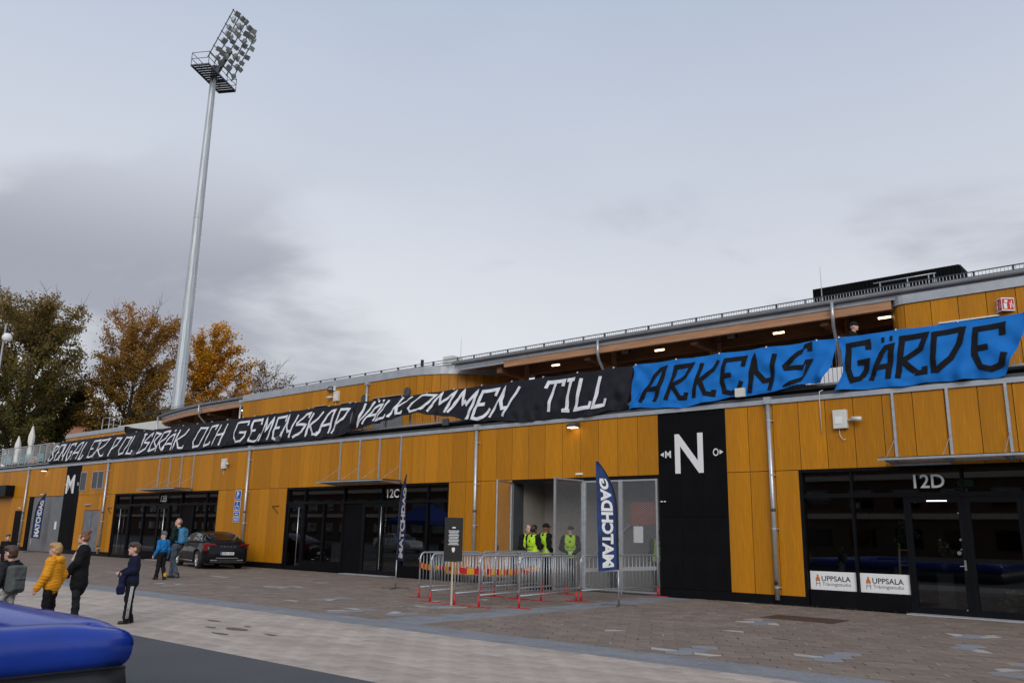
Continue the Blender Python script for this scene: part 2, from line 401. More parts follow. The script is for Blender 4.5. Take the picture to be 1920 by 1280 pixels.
me_b = share('hex_paver', hp); me_b.materials.append(M_hex)
hw = [[hp[k] for k in range(q, q+4)] if q < 3 else [hp[k % 6] for k in range(q, q+4)] for q in range(6)]      # the six half stones
me_wh = [share('hex_paver_half', [(x*0.985, y*0.985) for x, y in P_]) for P_ in hw]
me_hw = []
for m_ in me_wh:
    c_ = m_.copy(); c_.materials.append(M_hexw); me_hw.append(c_); m_.materials.append(M_hex)
me_g = me_b.copy(); me_g.materials.clear(); me_g.materials.append(M_hexg)
rest = {'b': MB(), 'w': MB(), 'g': MB()}
for k, (x, y, c, dd) in enumerate(hexes):
    z = 0.0+srnd.uniform(-0.003, 0.003)
    if k < 300:
        if c == 'w':
            q = srnd.randrange(6); obj('hex_paver_half', me_hw[q], None, paving, True, (x, y, z)); o = obj('hex_paver_half', me_wh[(q+3) % 6], None, paving, True, (x, y, z))
        else: o = obj('hex_paver', {'b': me_b, 'g': me_g}[c], None, paving, True, (x, y, z))
        o.rotation_euler = (srnd.uniform(-0.006, 0.006), srnd.uniform(-0.006, 0.006), 0)
    else:
        if c == 'w':
            q = srnd.randrange(6); rest['w'].add(*tile([(x+a, y+b) for a, b in hw[q]], z, 0.006, 0.02)); rest['b'].add(*tile([(x+a, y+b) for a, b in hw[(q+3) % 6]], z, 0.006, 0.02))
        else: rest[c].add(*tile([(x+a, y+b) for a, b in hp], z, 0.006, 0.02))
for x, y in cutp:          # stones cut to the wall and to the grey strips
    P0 = clip_poly(clip_poly([(x+a, y+c) for a, c in hp], 1, -0.02, True), 1, -10.112, False)
    for P1 in ((clip_poly(P0, 0, -12.225, True), clip_poly(P0, 0, -11.395, False)) if -12.22-HA < x < -11.40+HA and P0 else (P0,)):
        if len(P1) >= 3 and abs(sum(a[0]*c[1]-c[0]*a[1] for a, c in zip(P1, P1[1:]+P1[:1])))/2 > 0.002: rest['b'].add(*tile(P1, srnd.uniform(-0.003, 0.003), 0.004, 0.02))
stuff(rest['b'].build('hex_pavers_far', M_hexs, paving, fix=False))
stuff(rest['w'].build('hex_pavers_far_white', mat('hex_white_far', (0.37, 0.35, 0.33), 0.75, isl=0.1), paving, fix=False))
stuff(rest['g'].build('hex_pavers_far_grey', mat('hex_grey_far', (0.205, 0.210, 0.224), 0.75, isl=0.1), paving, fix=False))
# pale lime showing along some of the joints
b = MB()
for k, (x, y, c, dd) in enumerate(hexes):
    if srnd.random() < 0.16 and dd < 26:
        for q in range(6):
            if srnd.random() < 0.42:
                a = Vector((x+hexpoly[q][0], y+hexpoly[q][1], 0.0012)); e_ = Vector((x+hexpoly[(q+1) % 6][0], y+hexpoly[(q+1) % 6][1], 0.0012))
                wj = srnd.uniform(0.010, 0.026); nrm = Vector((-(e_-a).y, (e_-a).x, 0)).normalized()*wj/2
                b.add([a-nrm, e_-nrm, e_+nrm, a+nrm], [(0, 1, 2, 3)])
stuff(b.build('lime_in_joints', M_chalk, paving, fix=False))
# far hex paving beyond the individually laid stones
b = MB(); b.box(-120, -38.2, -10.1, 0.0, -0.02, -0.003); b.build('hex_paving_far_sheet', M_hexs, paving, fix=False)

def lay(name, x0, x1, y0, y1, lx, ly, m, mfar, nmax, bond=True, jit=0.0):
    P = [(-lx/2+0.003, -ly/2+0.003), (lx/2-0.003, -ly/2+0.003), (lx/2-0.003, ly/2-0.003), (-lx/2+0.003, ly/2-0.003)]
    me = share(name, P); me.materials.append(m); me2 = None
    L_ = []
    ny = round((y1-y0)/ly); nx = int((x1-x0)/lx)+1
    for j in range(ny):
        for i in range(nx):
            x = x1-(i+0.5)*lx-(lx/2 if bond and j % 2 else 0); y = y0+(j+0.5)*ly
            if x-lx/2 < x0-lx or not in_view(x, y): continue
            L_.append(((Vector((x, y, 0))-CAMV).length, x, y))
    L_.sort(); far = MB()
    for k, (dd, x, y) in enumerate(L_):
        z = srnd.uniform(-0.0025, 0.0025)
        if k < nmax:
            o = obj(name, me, None, paving, True, (x, y, z)); o.rotation_euler = (srnd.uniform(-0.004, 0.004), srnd.uniform(-0.004, 0.004), 0)
        else: far.add(*tile([(x+a, y+c) for a, c in P], z, 0.005, 0.02))
    if far.f: stuff(far.build(name+'s_far', mfar, paving, fix=False))
lay('paving_slab', -60, 3, -14.5, -10.94, 0.70, 0.356, M_slab, M_slabs, 300)
lay('strip_paver', -60, 3, -10.94, -10.12, 0.40, 0.2733, M_sett, M_setts, 170)
lay('cross_strip_paver', -12.22, -11.40, -10.12, -0.02, 0.2733, 0.40, M_sett, M_setts, 90, bond=False)
b = MB(); b.box(-160, -60, -14.5, -10.94, -0.02, -0.003); b.build('slab_far_sheet', M_slabs, paving, fix=False)
b = MB(); b.box(-160, -60, -10.94, -10.1, -0.02, -0.003); b.build('strip_far_sheet', M_setts, paving, fix=False)
# damp stains on the light slabs and the gully grate by the wall
M_stain = mat('damp_stain', (0.125, 0.095, 0.075), 0.85, var=0.2, vscale=5)
b = MB()
for x, y, a, c in ((-12.7, -12.93, 0.30, 0.14), (-12.3, -13.45, 0.26, 0.06), (-14.05, -12.55, 0.25, 0.06), (-13.2, -13.1, 0.2, 0.05), (-12.9, -12.6, 0.12, 0.05), (-11.7, -12.95, 0.2, 0.05)):
    b.add([(x+a*math.cos(t)*srnd.uniform(.7, 1.1), y+c*math.sin(t)*srnd.uniform(.7, 1.1), 0.0045) for t in [k*math.pi/5 for k in range(10)]], [tuple(range(10))])
b.build('damp_stain', M_stain, paving, fix=False)
M_rust = mat('rusty_grate', (0.075, 0.036, 0.024), 0.8, var=0.35, vscale=12)
gr = thing('gully_grate', 'rusty brown rectangular gully grate in the paving left of the 12D door', 'grate', (-7.1, -3.3, 0))
b = MB().box(-7.85, -6.35, -3.75, -3.7, 0.0, 0.014); b.box(-7.85, -6.35, -2.9, -2.85, 0.0, 0.014); b.box(-7.85, -7.8, -3.7, -2.9, 0.0, 0.014); b.box(-6.4, -6.35, -3.7, -2.9, 0.0, 0.014)
b.build('frame', M_rust, gr)
for k in range(20):
    xx = -7.77+k*0.07; bx('grate_bar', xx, xx+0.045, -3.7, -2.9, 0.002, 0.010, M_rust, gr)
# weeds at the foot of the wall
M_weed = mat('weed_green', (0.05, 0.065, 0.025), 0.7, isl=0.5)
b = MB()
for k in range(150):
    x = srnd.choice([srnd.uniform(-10.3, -5.9), srnd.uniform(-35, -18), srnd.uniform(-8.5, -6)]); y = -0.03-abs(srnd.gauss(0, 0.035)); hh = srnd.uniform(0.015, 0.075)
    a = srnd.uniform(0, 6.28); b.add([(x, y, 0), (x+0.012, y, 0), (x+math.cos(a)*hh*0.6, y+math.sin(a)*hh*0.4-0.01, hh)], [(0, 1, 2)])
tag(stuff(b.build('weeds', M_weed, fix=False)), 'small green weeds growing along the foot of the black plinth', 'weeds')
def lerp_poly(P, x):
    if x <= P[0][0]: return P[0][1]
    for (a, b_), (c, d) in zip(P, P[1:]):
        if x <= c: return b_+(d-b_)*(x-a)/(c-a+1e-9)
    return P[-1][1]
# ================================================================== THE STADIUM BUILDING
bld = thing('stadium_building', 'long ochre-clad stadium building with black shopfronts and a set-back upper storey', 'building', (-30, 0, 0))
PW = 0.69; X0 = -12.42
M_txt = mat('white_lettering', (0.72, 0.72, 0.72), 0.6)
_pan = {}
def panel(xa, xb, z0, z1, y=0.0, name='cladding_panel', m=None, parent=None):
    m = m or M_yellow; w_, h_ = round(xb-xa-0.015, 3), round(z1-z0-0.015, 3)
    if w_ < 0.03 or h_ < 0.03: return
    k = (w_, h_, m.name)
    if k not in _pan:
        _pan[k] = smoothbox_mesh(name, w_, 0.014, h_, 0.002); _pan[k].materials.append(m)
    return obj(name, _pan[k], None, parent or bld, False, ((xa+xb)/2, y+0.007, (z0+z1)/2))
def panel_run(xa, xb, z0, z1, y=0.0, step=PW, org=X0):
    k = math.ceil((xa-org)/step-1e-6); xs = [xa]
    while org+k*step < xb-1e-6:
        x = org+k*step
        if x-xs[-1] > 0.12: xs.append(x)
        k += 1
    if xb-xs[-1] < 0.12 and len(xs) > 1: xs.pop()
    xs.append(xb)
    for a, c in zip(xs, xs[1:]): panel(a, c, z0, z1, y)
XL, XR = -78.0, 6.0
ZJ, ZT = 3.31, 5.05
# backing wall behind the boards
bw = MB(); bw.box(XL, XR, 0.03, 0.30, ZJ, ZT)
solid = [(XL, -58.30), (-53.12, -46.38), (-35.85, -30.44), (-20.82, -17.92), (-12.45, -8.36), (-2.2, XR)]
for a, c in solid: bw.box(a, c, 0.03, 0.30, 0.0, ZJ)
bw.build('wall', M_backing, bld, fix=False)
for a, c in solid: bx('plinth', a+0.002, c-0.002, 0.004, 0.028, 0.0, 0.222, M_blackmet, bld)
# upper row of boards
for a, c in ((XL, -53.15), (-51.06, -12.42), (-10.32, XR)): panel_run(a, c, ZJ, ZT)
# lower rows
for a, c in ((XL, -60.42), (-59.08, -58.30), (-47.98, -46.38), (-35.85, -30.44), (-20.82, -17.92), (-10.32, -8.36), (-2.2, XR)): panel_run(a, c, 0.225, ZJ)
panel_run(-60.42, -59.08, 2.45, ZJ); panel_run(-51.06, -50.02, 0.225, ZJ); panel_run(-50.02, -47.98, 2.45, ZJ)
# black letter panels M and N
for a, c in ((-53.15, -51.06), (-12.42, -10.32)):
    for k in range(3):
        xa = a+k*(c-a)/3; xb = a+(k+1)*(c-a)/3
        for z0, z1 in ((0.225, 2.14), (2.14, ZT)): panel(xa, xb, z0, z1, -0.002, 'black_panel', M_black)
wall_text('wall_letter', 'M', -52.4, 3.97, 1.08, M_txt, bld, y=-0.012, bold=0.018, width=1.15)
wall_text('wall_letter', 'N', -11.44, 3.88, 1.10, M_txt, bld, y=-0.012, bold=0.018, width=0.88)
wall_text('wall_letter', 'M', -12.10, 3.875, 0.20, M_txt, bld, y=-0.012, bold=0.012, width=0.19)
wall_text('wall_letter', 'O', -10.62, 3.87, 0.21, M_txt, bld, y=-0.012, bold=0.012, width=0.17)
wall_text('wall_letter', 'N', -51.32, 3.97, 0.20, M_txt, bld, y=-0.012, bold=0.012, width=0.18)
for nm, pts in (('arrow_mark', [(-12.35, 3.875), (-12.24, 3.94), (-12.24, 3.81)]), ('arrow_mark', [(-10.40, 3.87), (-10.51, 3.935), (-10.51, 3.805)]), ('arrow_mark', [(-53.09, 3.97), (-52.98, 4.04), (-52.98, 3.90)])):
    MB().prism(pts, -0.006, -0.012).build(nm, M_txt, bld)
# flashing, gutter line and deck
bx('flashing', XL, XR, -0.045, 0.30, ZT, ZT+0.12, M_zinc, bld)
bx('flashing_lip', XL, XR, -0.02, 0.30, ZT+0.121, ZT+0.20, M_darkgrey, bld)
bx('deck_edge', XL, XR, 0.06, 3.4, 5.252, 5.42, M_blackmet, bld)
b = MB(); b.tube([(XL, 0.03, 5.36), (XR, 0.03, 5.36)], 0.055, 8); b.build('deck_gutter', M_blackmet, bld, smooth=True)
bx('deck', XL, XR, 0.1, 12.0, 5.421, 5.45, M_conc, bld)
# body of the ground floor (closed box behind everything)
bx('ground_floor_body', XL, XR, 5.2, 12.0, 0.0, 5.25, M_interior, bld)

# downpipes on the facade
def downpipe(x, ztop=5.06, y=-0.11, r=0.058, zbot=0.12, parent=bld, joint=True, wy=0.0):
    b = MB(); b.tube([(x, y, ztop), (x, y, zbot+0.0)], r, 12)
    p = b.build('downpipe', M_galv, parent, smooth=True)
    for z in (0.42, 1.85, 3.2, 4.6, 7.4):
        if zbot < z < ztop:
            q = MB(); q.tube([(x, y, z-0.02), (x, y, z+0.02)], r+0.008, 12); q.bar((x+r, y, z), (x+r+0.03, wy, z), 0.02, 0.03); q.build('pipe_clamp', M_galv, p, smooth=False)
    q = MB(); q.box(x-0.09, x+0.09, y-0.07, wy, ztop-0.02, ztop+0.16); q.build('hopper', M_zinc, p)
    if joint:
        q = MB(); q.tube([(x, y, 2.28), (x, y, 2.36)], r+0.005, 12); q.build('pipe_joint', M_darkgrey, p, smooth=True)
    if zbot < 1: q = MB(); q.tube([(x, y-r*0.6, 0.50), (x, y-r*1.3, 0.56)], 0.045, 10); q.build('cleaning_hatch', M_rubber, p)
    return p
for x in (-58.75, -47.40, -33.35, -19.46, -9.03): downpipe(x)

# ---------------------------------------------------------------- shopfronts
def pane(x0, x1, z0, z1, parent, y=0.13, m=None):
    b = MB(); b.add([(x0, y, z0), (x1, y, z0), (x1, y, z1), (x0, y, z1), (x0, y+0.012, z0), (x1, y+0.012, z0), (x1, y+0.012, z1), (x0, y+0.012, z1)],
                    [(0, 1, 2, 3)])
    return b.build('glass_pane', m or M_glass, parent, fix=False)
def vbar(x, z0, z1, parent, w_=0.06, name='mullion', y0=0.055, y1=0.17): return bx(name, x-w_/2, x+w_/2, y0, y1, z0, z1, M_blackmet, parent)
def shopfront(x0, x1, transom, muls, doors, solids, kicks, num, numx, numh=0.32, toplines=()):
    f = MB(); fr = 0.07
    f.box(x0, x1, 0.02, 0.20, ZJ-fr, ZJ-0.001); f.box(x0, x0+fr, 0.02, 0.20, 0.0, ZJ-fr-0.001); f.box(x1-fr, x1, 0.02, 0.20, 0.0, ZJ-fr-0.001)
    sf = f.build('shopfront', M_blackmet, bld, fix=False)
    bx('transom', x0+fr, x1-fr, 0.04, 0.19, transom-0.05, transom+0.05, M_blackmet, sf)
    edges = [x0+fr]+sorted(muls)+[x1-fr]
    for xm in muls: vbar(xm, 0.02, transom-0.051, sf)
    for xm in muls[::2]: vbar(xm, transom+0.051, ZJ-fr-0.001, sf, 0.05)
    tops = [x0+fr]+list(muls[::2])+[x1-fr]
    for a, c in zip(tops, tops[1:]): pane(a+0.024, c-0.024, transom+0.052, ZJ-fr-0.002, sf)
    for a, c in zip(edges, edges[1:]):
        mid = (a+c)/2
        if any(s0 < mid < s1 for s0, s1 in solids):
            bx('solid_panel', a+0.031, c-0.031, 0.09, 0.12, 0.02, transom-0.052, M_black, sf); continue
        if any(d0 < mid < d1 for d0, d1, *_ in doors): continue
        zk = 0.02
        if any(k0 < mid < k1 for k0, k1 in kicks):
            bx('kick_panel', a+0.031, c-0.031, 0.05, 0.12, 0.02, 0.40, M_black, sf); zk = 0.402
        pane(a+0.03, c-0.03, zk, transom-0.052, sf)
    for d0, d1, hx, kind in doors:
        d = MB(); t = 0.09; zt = transom-0.055
        d.box(d0+0.034, d0+t+0.034, 0.05, 0.12, 0.03, zt); d.box(d1-t-0.034, d1-0.034, 0.05, 0.12, 0.03, zt); d.box(d0+t+0.034, d1-t-0.034, 0.05, 0.12, zt-0.13, zt); d.box(d0+t+0.034, d1-t-0.034, 0.05, 0.12, 0.03, 0.17)
        if kind == 'rail': d.box(d0+t+0.034, d1-t-0.034, 0.05, 0.12, 1.16, 1.26)
        dl = d.build('door_leaf', M_blackmet, sf, fix=False)
        pane(d0+t+0.02, d1-t-0.02, 0.16, zt-0.12, sf, y=0.085)
        q = MB()
        if kind == 'bar':
            q.tube([(hx, -0.02, 0.22), (hx, -0.02, 2.5)], 0.018, 8)
            for z in (0.4, 1.35, 2.3): q.tube([(hx, -0.02, z), (hx, 0.06, z)], 0.010, 6)
            q.build('handle', M_steel, sf, smooth=True)
        elif hx is not None:
            q.box(hx-0.022, hx+0.022, 0.035, 0.05, 1.0, 1.22); q.tube([(hx, 0.03, 1.09), (hx-0.11, 0.03, 1.085)], 0.010, 8); q.tube([(hx, 0.045, 1.09), (hx, 0.02, 1.09)], 0.012, 8)
            q.build('handle', M_steel, sf)
            for z, r_ in ((1.66, 0.026), (1.45, 0.018), (2.24, 0.018), (0.16, 0.018)): MB().tube([(hx-0.05, 0.05, z), (hx-0.05, 0.036, z)], r_, 10).build('lock', M_steel, sf)
            MB().tube([(hx-0.10, 0.05, 1.37), (hx-0.10, 0.03, 1.37)], 0.045, 12).build('cylinder_cover', M_steel, sf)
    wall_text('door_number', num, numx, transom+0.30, numh, M_txt, sf, y=0.03, bold=0.014)
    # dark room behind the glass
    r = MB(); y0, y1 = 0.21, 5.0
    r.add([(x0, y0, 0.0), (x1, y0, 0.0), (x1, y1, 0.0), (x0, y1, 0.0), (x0, y0, ZJ+0.2), (x1, y0, ZJ+0.2), (x1, y1, ZJ+0.2), (x0, y1, ZJ+0.2)],
          [(0, 1, 2, 3), (4, 7, 6, 5), (1, 5, 6, 2), (2, 6, 7, 3), (3, 7, 4, 0)])
    r.build('interior_room', M_interior, sf, fix=False)
    return sf
sfB = shopfront(-46.38, -35.85, 2.70, [-44.62, -43.1, -41.54, -40.4, -39.26, -38.12, -36.95], [(-46.31, -44.62, -45.45, 'bar'), (-41.54, -40.4, -40.72, 'bar')], [(-39.26, -38.12)], [(-44.6, -41.5), (-40.4, -39.2), (-38.1, -35.9)], '12B', -41.0)
sfC = shopfront(-30.44, -20.82, 2.68, [-29.22, -27.92, -26.66, -25.46, -24.40, -23.27, -21.95], [(-30.37, -29.22, -29.46, 'bar'), (-25.46, -24.40, None, 'plain'), (-24.40, -23.27, -24.30, 'bar')], [(-26.66, -25.46)], [(-29.2, -26.7), (-23.2, -20.9)], '12C', -23.75)
sfD = shopfront(-8.36, -2.2, 2.66, [-7.10, -5.90, -4.66, -3.50], [(-5.90, -4.66, -4.74, 'rail'), (-4.66, -3.50, None, 'rail')], [], [(-8.3, -5.9), (-3.5, -2.2)], '12D', -5.33, 0.31)
# door closers / stay arms, light bar reflection strip and the threshold plates
for x in (-46.7, -31.05):
    b = MB(); b.bar((x-0.35, -0.02, 2.55), (x+0.15, -0.02, 2.57), 0.02, 0.02); b.bar((x-0.33, -0.02, 2.54), (x+0.12, -0.02, 2.25), 0.018, 0.018); b.build('stay_bracket', M_blackmet, bld)
M_thr = mat('threshold_plate', (0.46, 0.47, 0.48), 0.5, 0.4, var=0.12, vscale=6)
for a, c in ((-26.2, -23.4), (-5.95, -3.0), (-41.6, -40.3)): bx('threshold', a, c, -0.34, 0.018, 0.006, 0.03, M_thr, bld)
M_reflbar = mat('reflected_light_bar', (0.9, 0.9, 0.9), 0.4, emit=((1, 0.98, 0.95), 1.6))
bx('reflection_strip', -5.42, -5.0, 0.036, 0.05, 2.50, 2.525, M_reflbar, sfD)  # glowing strip that stands for a light bar's reflection, no lamp here
M_exit = mat('exit_green', (0.02, 0.16, 0.09), 0.5)
bx('exit_sign', -4.80, -4.48, 0.30, 0.33, 2.84, 2.99, M_exit, sfD)
# glass canopies hung over the shop doors
def canopy(xs, zc=3.40, depth=0.95, zs=3.98):
    xa, xb = xs[0]-0.15, xs[-1]+0.15
    g_ = MB(); g_.box(xa, xb, -depth-0.06, -0.05, zc+0.03, zc+0.045)
    c = g_.build('door_canopy', M_clear, bld, fix=False)
    for x in xs:
        MB().bar((x, -0.035, zc-0.02), (x, -0.035, ZT-0.002), 0.06, 0.05, (0, 1, 0)).build('post', M_galv, c)
        MB().prism([(-0.06, zc+0.028), (-depth, zc+0.028), (-depth, zc-0.03), (-0.06, zc-0.09)], x-0.03, x+0.03, 'x').build('arm', M_galv, c)
        MB().tube([(x, -0.06, zs), (x, -depth+0.06, zc+0.05)], 0.008, 6).build('tie_rod', M_galv, c)
    b = MB(); b.bar((xa, -depth-0.05, zc+0.005), (xb, -depth-0.05, zc+0.005), 0.03, 0.05); b.build('front_rail', M_galv, c)
    b = MB(); b.bar((xa, -0.075, zc+0.005), (xb, -0.075, zc+0.005), 0.03, 0.05); b.build('wall_rail', M_galv, c)
    return c
canopy([-41.70, -40.57, -39.43, -38.28]); canopy([-26.93, -25.73, -24.55, -23.35]); canopy([-5.95, -4.76, -3.57, -2.4])
MB().box(-5.95, -4.75, -0.30, -0.20, 3.30, 3.34).build('canopy_light', M_galv, bld)

# ---------------------------------------------------------------- left end: canopy, door, roller door, steel door, louvres
bx('entrance_canopy', -68, -61.05, -0.55, 0.0, 3.38, 4.08, M_blackmet, bld)
dk = bx('side_door', -60.40, -59.10, 0.02, 0.06, 0.03, 2.43, M_black, bld)
MB().tube([(-59.3, 0.0, 1.05), (-59.42, 0.0, 1.05)], 0.012, 8).build('handle', M_steel, dk)
bx('jamb', -58.30, -57.72, -0.004, 0.2, 0.0, ZJ-0.002, M_black, bld)
rd = bx('roller_door', -57.72, -53.15, 0.06, 0.10, 0.02, 3.30, M_shutter, bld)
for k in range(46):
    x = -57.68+k*0.0985; bx('door_rib', x, x+0.06, 0.045, 0.062, 0.03, 3.29, M_shutter, rd)
bx('paper_notice', -54.0, -53.72, 0.03, 0.04, 1.35, 1.8, M_white, rd)
sd_ = bx('steel_door', -50.0, -48.0, 0.012, 0.05, 0.03, 2.42, M_doorgrey, bld)
bx('meeting_stile', -49.02, -48.98, 0.004, 0.011, 0.05, 2.40, M_darkgrey, sd_)
MB().bar((-49.12, -0.01, 1.0), (-49.12, -0.01, 1.3), 0.03, 0.03).build('handle', M_steel, sd_)
bx('door_frame', -50.06, -47.94, 0.015, 0.06, 2.421, 2.449, M_darkgrey, sd_)
def louvre(x0, x1, z0, z1):
    f = MB(); t = 0.04; f.box(x0, x1, -0.03, 0.0, z1-t, z1); f.box(x0, x1, -0.03, 0.0, z0, z0+t); f.box(x0, x0+t, -0.03, 0.0, z0+t, z1-t); f.box(x1-t, x1, -0.03, 0.0, z0+t, z1-t)
    if x1-x0 > 1.0: f.box((x0+x1)/2-0.03, (x0+x1)/2+0.03, -0.03, 0.0, z0+t, z1-t)
    lv = f.build('vent_louvre', M_galv, bld, fix=False)
    k = 0; z = z0+t+0.02
    while z < z1-t-0.04:
        MB().add([(x0+t, -0.022, z), (x1-t, -0.022, z), (x1-t, -0.004, z+0.055), (x0+t, -0.004, z+0.055)], [(0, 1, 2, 3)]).build('slat', M_darkgrey, lv, fix=False); z += 0.065
louvre(-51.05, -50.22, 3.54, 4.65); louvre(-49.48, -48.05, 3.62, 4.62)

# ---------------------------------------------------------------- the gate opening
M_gateroom = mat('gate_room_board', (0.25, 0.228, 0.207), 0.85, var=0.10, vscale=1.0)
M_gatefloor = mat('gate_floor', (0.16, 0.14, 0.12), 0.85, var=0.15, vscale=2)
gx0, gx1 = -17.90, -12.45
r = MB(); y1 = 1.7; zc = 3.30
r.add([(gx0, 0.03, 0.004), (gx1, 0.03, 0.004), (gx1, y1, 0.004), (gx0, y1, 0.004)], [(0, 1, 2, 3)]); r.build('gate_passage_floor', M_gatefloor, bld, fix=False)
r = MB(); r.add([(gx0, y1, 0), (gx1, y1, 0), (gx1, y1, zc), (gx0, y1, zc)], [(0, 1, 2, 3)]); r.add([(gx1, 0.03, 0), (gx1, y1, 0), (gx1, y1, zc), (gx1, 0.03, zc)], [(0, 1, 2, 3)])
r.add([(gx0, 0.03, zc), (gx1, 0.03, zc), (gx1, y1, zc), (gx0, y1, zc)], [(0, 1, 2, 3)]); r.build('gate_passage_wall', M_gateroom, bld, fix=False)
r = MB(); r.add([(gx0, 0.03, 0), (gx0, y1, 0), (gx0, y1, zc), (gx0, 0.03, zc)], [(0, 1, 2, 3)]); r.build('gate_passage_side', M_gateroom, bld, fix=False); bx('gate_jamb', gx0, gx0+0.02, 0.07, 0.55, 0.0, 3.2, M_darkgrey, bld)
bx('gate_lintel', gx0, gx1, -0.01, 0.05, 3.22, ZJ-0.003, M_blackmet, bld)
def mesh_leaf(p0, p1, z0, z1, parent, name='mesh_gate', step=0.062):
    """steel frame filled with expanded metal: real crossing strips"""
    p0 = Vector((*p0, 0)); p1 = Vector((*p1, 0)); Lg = (p1-p0).length; d = (p1-p0)/Lg; nrm = Vector((-d.y, d.x, 0))
    def Q(s, z): return p0+d*s+Vector((0, 0, z))
    f = MB(); t = 0.06
    f.bar(Q(t/2, z0), Q(t/2, z1), t, 0.05, nrm); f.bar(Q(Lg-t/2, z0), Q(Lg-t/2, z1), t, 0.05, nrm)
    f.bar(Q(t, z1-t/2), Q(Lg-t, z1-t/2), t, 0.05, (0, 0, 1)); f.bar(Q(t, z0+t/2), Q(Lg-t, z0+t/2), t, 0.05, (0, 0, 1))
    g_ = f.build(name, M_galv, parent, fix=True)
    b = MB(); a0, a1, c0, c1 = t, Lg-t, z0+t, z1-t; sl = 0.62; wd = 0.0048
    for sg in (1, -1):
        off = -(a1-a0)*sl
        while off < (c1-c0)+(a1-a0)*sl:
            # line z = c0+off+sg*sl*(s-a0)
            ss = []
            s0, s1 = a0, a1
            def zz(s): return c0+off+sg*sl*(s-a0)
            lo_, hi_ = sorted(((c0-c0-off)/(sg*sl)+a0, (c1-c0-off)/(sg*sl)+a0)); s0 = max(a0, lo_); s1 = min(a1, hi_)
            if s1-s0 > 0.01:
                A, B_ = Q(s0, zz(s0)), Q(s1, zz(s1)); up = Vector((0, 0, wd)); b.add([A-up, B_-up, B_+up, A+up], [(0, 1, 2, 3)])
            off += step
    stuff(b.build('expanded_metal', M_galv, g_, fix=False))
    return g_
gl = mesh_leaf((-17.90, -0.03), (-17.37, -1.35), 0.06, 3.24, bld)
MB().bar((-17.45, -1.17, 1.0), (-17.45, -1.17, 1.25), 0.05, 0.03).build('latch', M_darkgrey, gl)
gl2 = mesh_leaf((-15.05, -0.03), (-15.05, -1.45), 0.06, 3.24, bld)
mesh_leaf((-15.02, 0.0), (-13.72, 0.0), 0.04, 3.21, bld, 'mesh_screen'); mesh_leaf((-13.71, 0.0), (-12.47, 0.0), 0.04, 3.21, bld, 'mesh_screen')
for x in (-17.93, -15.06, -13.72): bx('gate_post', x-0.035, x+0.035, -0.02, 0.06, 0.0, 3.21, M_galv, bld)
M_redboard = mat('brick_red_board', (0.20, 0.06, 0.035), 0.7, var=0.1)
rb = bx('notice_board', -13.55, -12.66, 0.24, 0.27, 1.92, 2.56, M_redboard); tag(rb, 'brick-red board on the wire mesh behind the right gate screen', 'board')
pb = bx('paper_sheet', -13.42, -13.10, 0.20, 0.21, 1.42, 1.88, M_white); tag(pb, 'white paper sheet behind the mesh under the brick-red board', 'paper')
bx('hinge_plate', -12.36, -12.30, -0.03, -0.018, 2.55, 2.58, M_white, bld); bx('hinge_plate', -12.26, -12.20, -0.03, -0.018, 2.55, 2.58, M_white, bld)
MB().bar((-15.9, 1.55, 0.9), (-13.2, 1.55, 2.75), 0.05, 0.05).build('stair_rail', M_galv, bld)

# ---------------------------------------------------------------- upper storey
YV = 2.60; ZE = 8.30
M_shaft = M_backing
def vol(path, z0, z1, flash, name):
    """curved volume: boards between path points, zinc flashing on top"""
    b = MB(); inner = []
    for (xa, ya), (xb, yb) in zip(path, path[1:]):
        d = Vector((xb-xa, yb-ya, 0)); Lp = d.length; d.normalize(); n_ = Vector((d.y, -d.x, 0))   # outward (towards -Y)
        k = (round(Lp, 3), 'v')
        if k not in _pan:
            _pan[k] = smoothbox_mesh('cladding_panel', Lp-0.015, 0.014, z1-z0, 0.002); _pan[k].materials.append(M_yellow)
        o = obj('cladding_panel', _pan[k], None, bld, False, ((xa+xb)/2, (ya+yb)/2, (z0+z1)/2)); o.rotation_euler = (0, 0, math.atan2(d.y, d.x))
    P = [[(x, y, z) for x, y in [(p[0], p[1]+0.02) for p in path]] for z in (z0, z1+0.02)]
    MB().grid(P).build(name+'_backing', M_backing, bld, fix=False)
    # flashing strip, 3 cm proud
    nn = []
    for i, p in enumerate(path):
        a = Vector(path[max(i-1, 0)]); c = Vector(path[min(i+1, len(path)-1)]); d = (c-a).normalized(); nn.append(Vector((p[0], p[1]))+Vector((d.y, -d.x))*0.05)
    rows = [[(q.x, q.y, z1-0.01) for q in nn], [(q.x, q.y, z1+flash) for q in nn], [(p[0]+0.0, p[1]+0.45, z1+flash+0.02) for p in path]]
    MB().grid(rows).build(name+'_flashing', M_zinc, bld, smooth=False, fix=False)
def arc(cx, cy, rx, ry, a0, a1, n): return [(cx+rx*math.sin(R(a0+(a1-a0)*k/n)), cy-ry*math.cos(R(a0+(a1-a0)*k/n))) for k in range(n+1)]
YF = YV-0.14
pl = [(-38.50+k*0.66, YF) for k in range(19)]; pl[-1] = (-26.2, YF)
pl += arc(-26.2, YF+3.6, 3.8, 3.6, 0, 90, 16)[1:]
vol(pl, 5.45, 8.00, 0.33, 'left_volume')
pr_ = arc(-6.2, YV+1.7, 0.62, 1.7, -90, 0, 9)+[(-6.2+k*0.66, YV) for k in range(1, 16)]
vol(pr_, 5.45, 7.90, 0.235, 'right_volume')
# side and rear of the volumes, kept dark inside
bx('left_volume_core', -38.45, -26.4, YV+0.05, 8.0, 5.45, 8.26, M_backing, bld)
bx('right_volume_core', -6.1, 4.0, YV+0.9, 8.0, 5.45, 8.05, M_backing, bld)
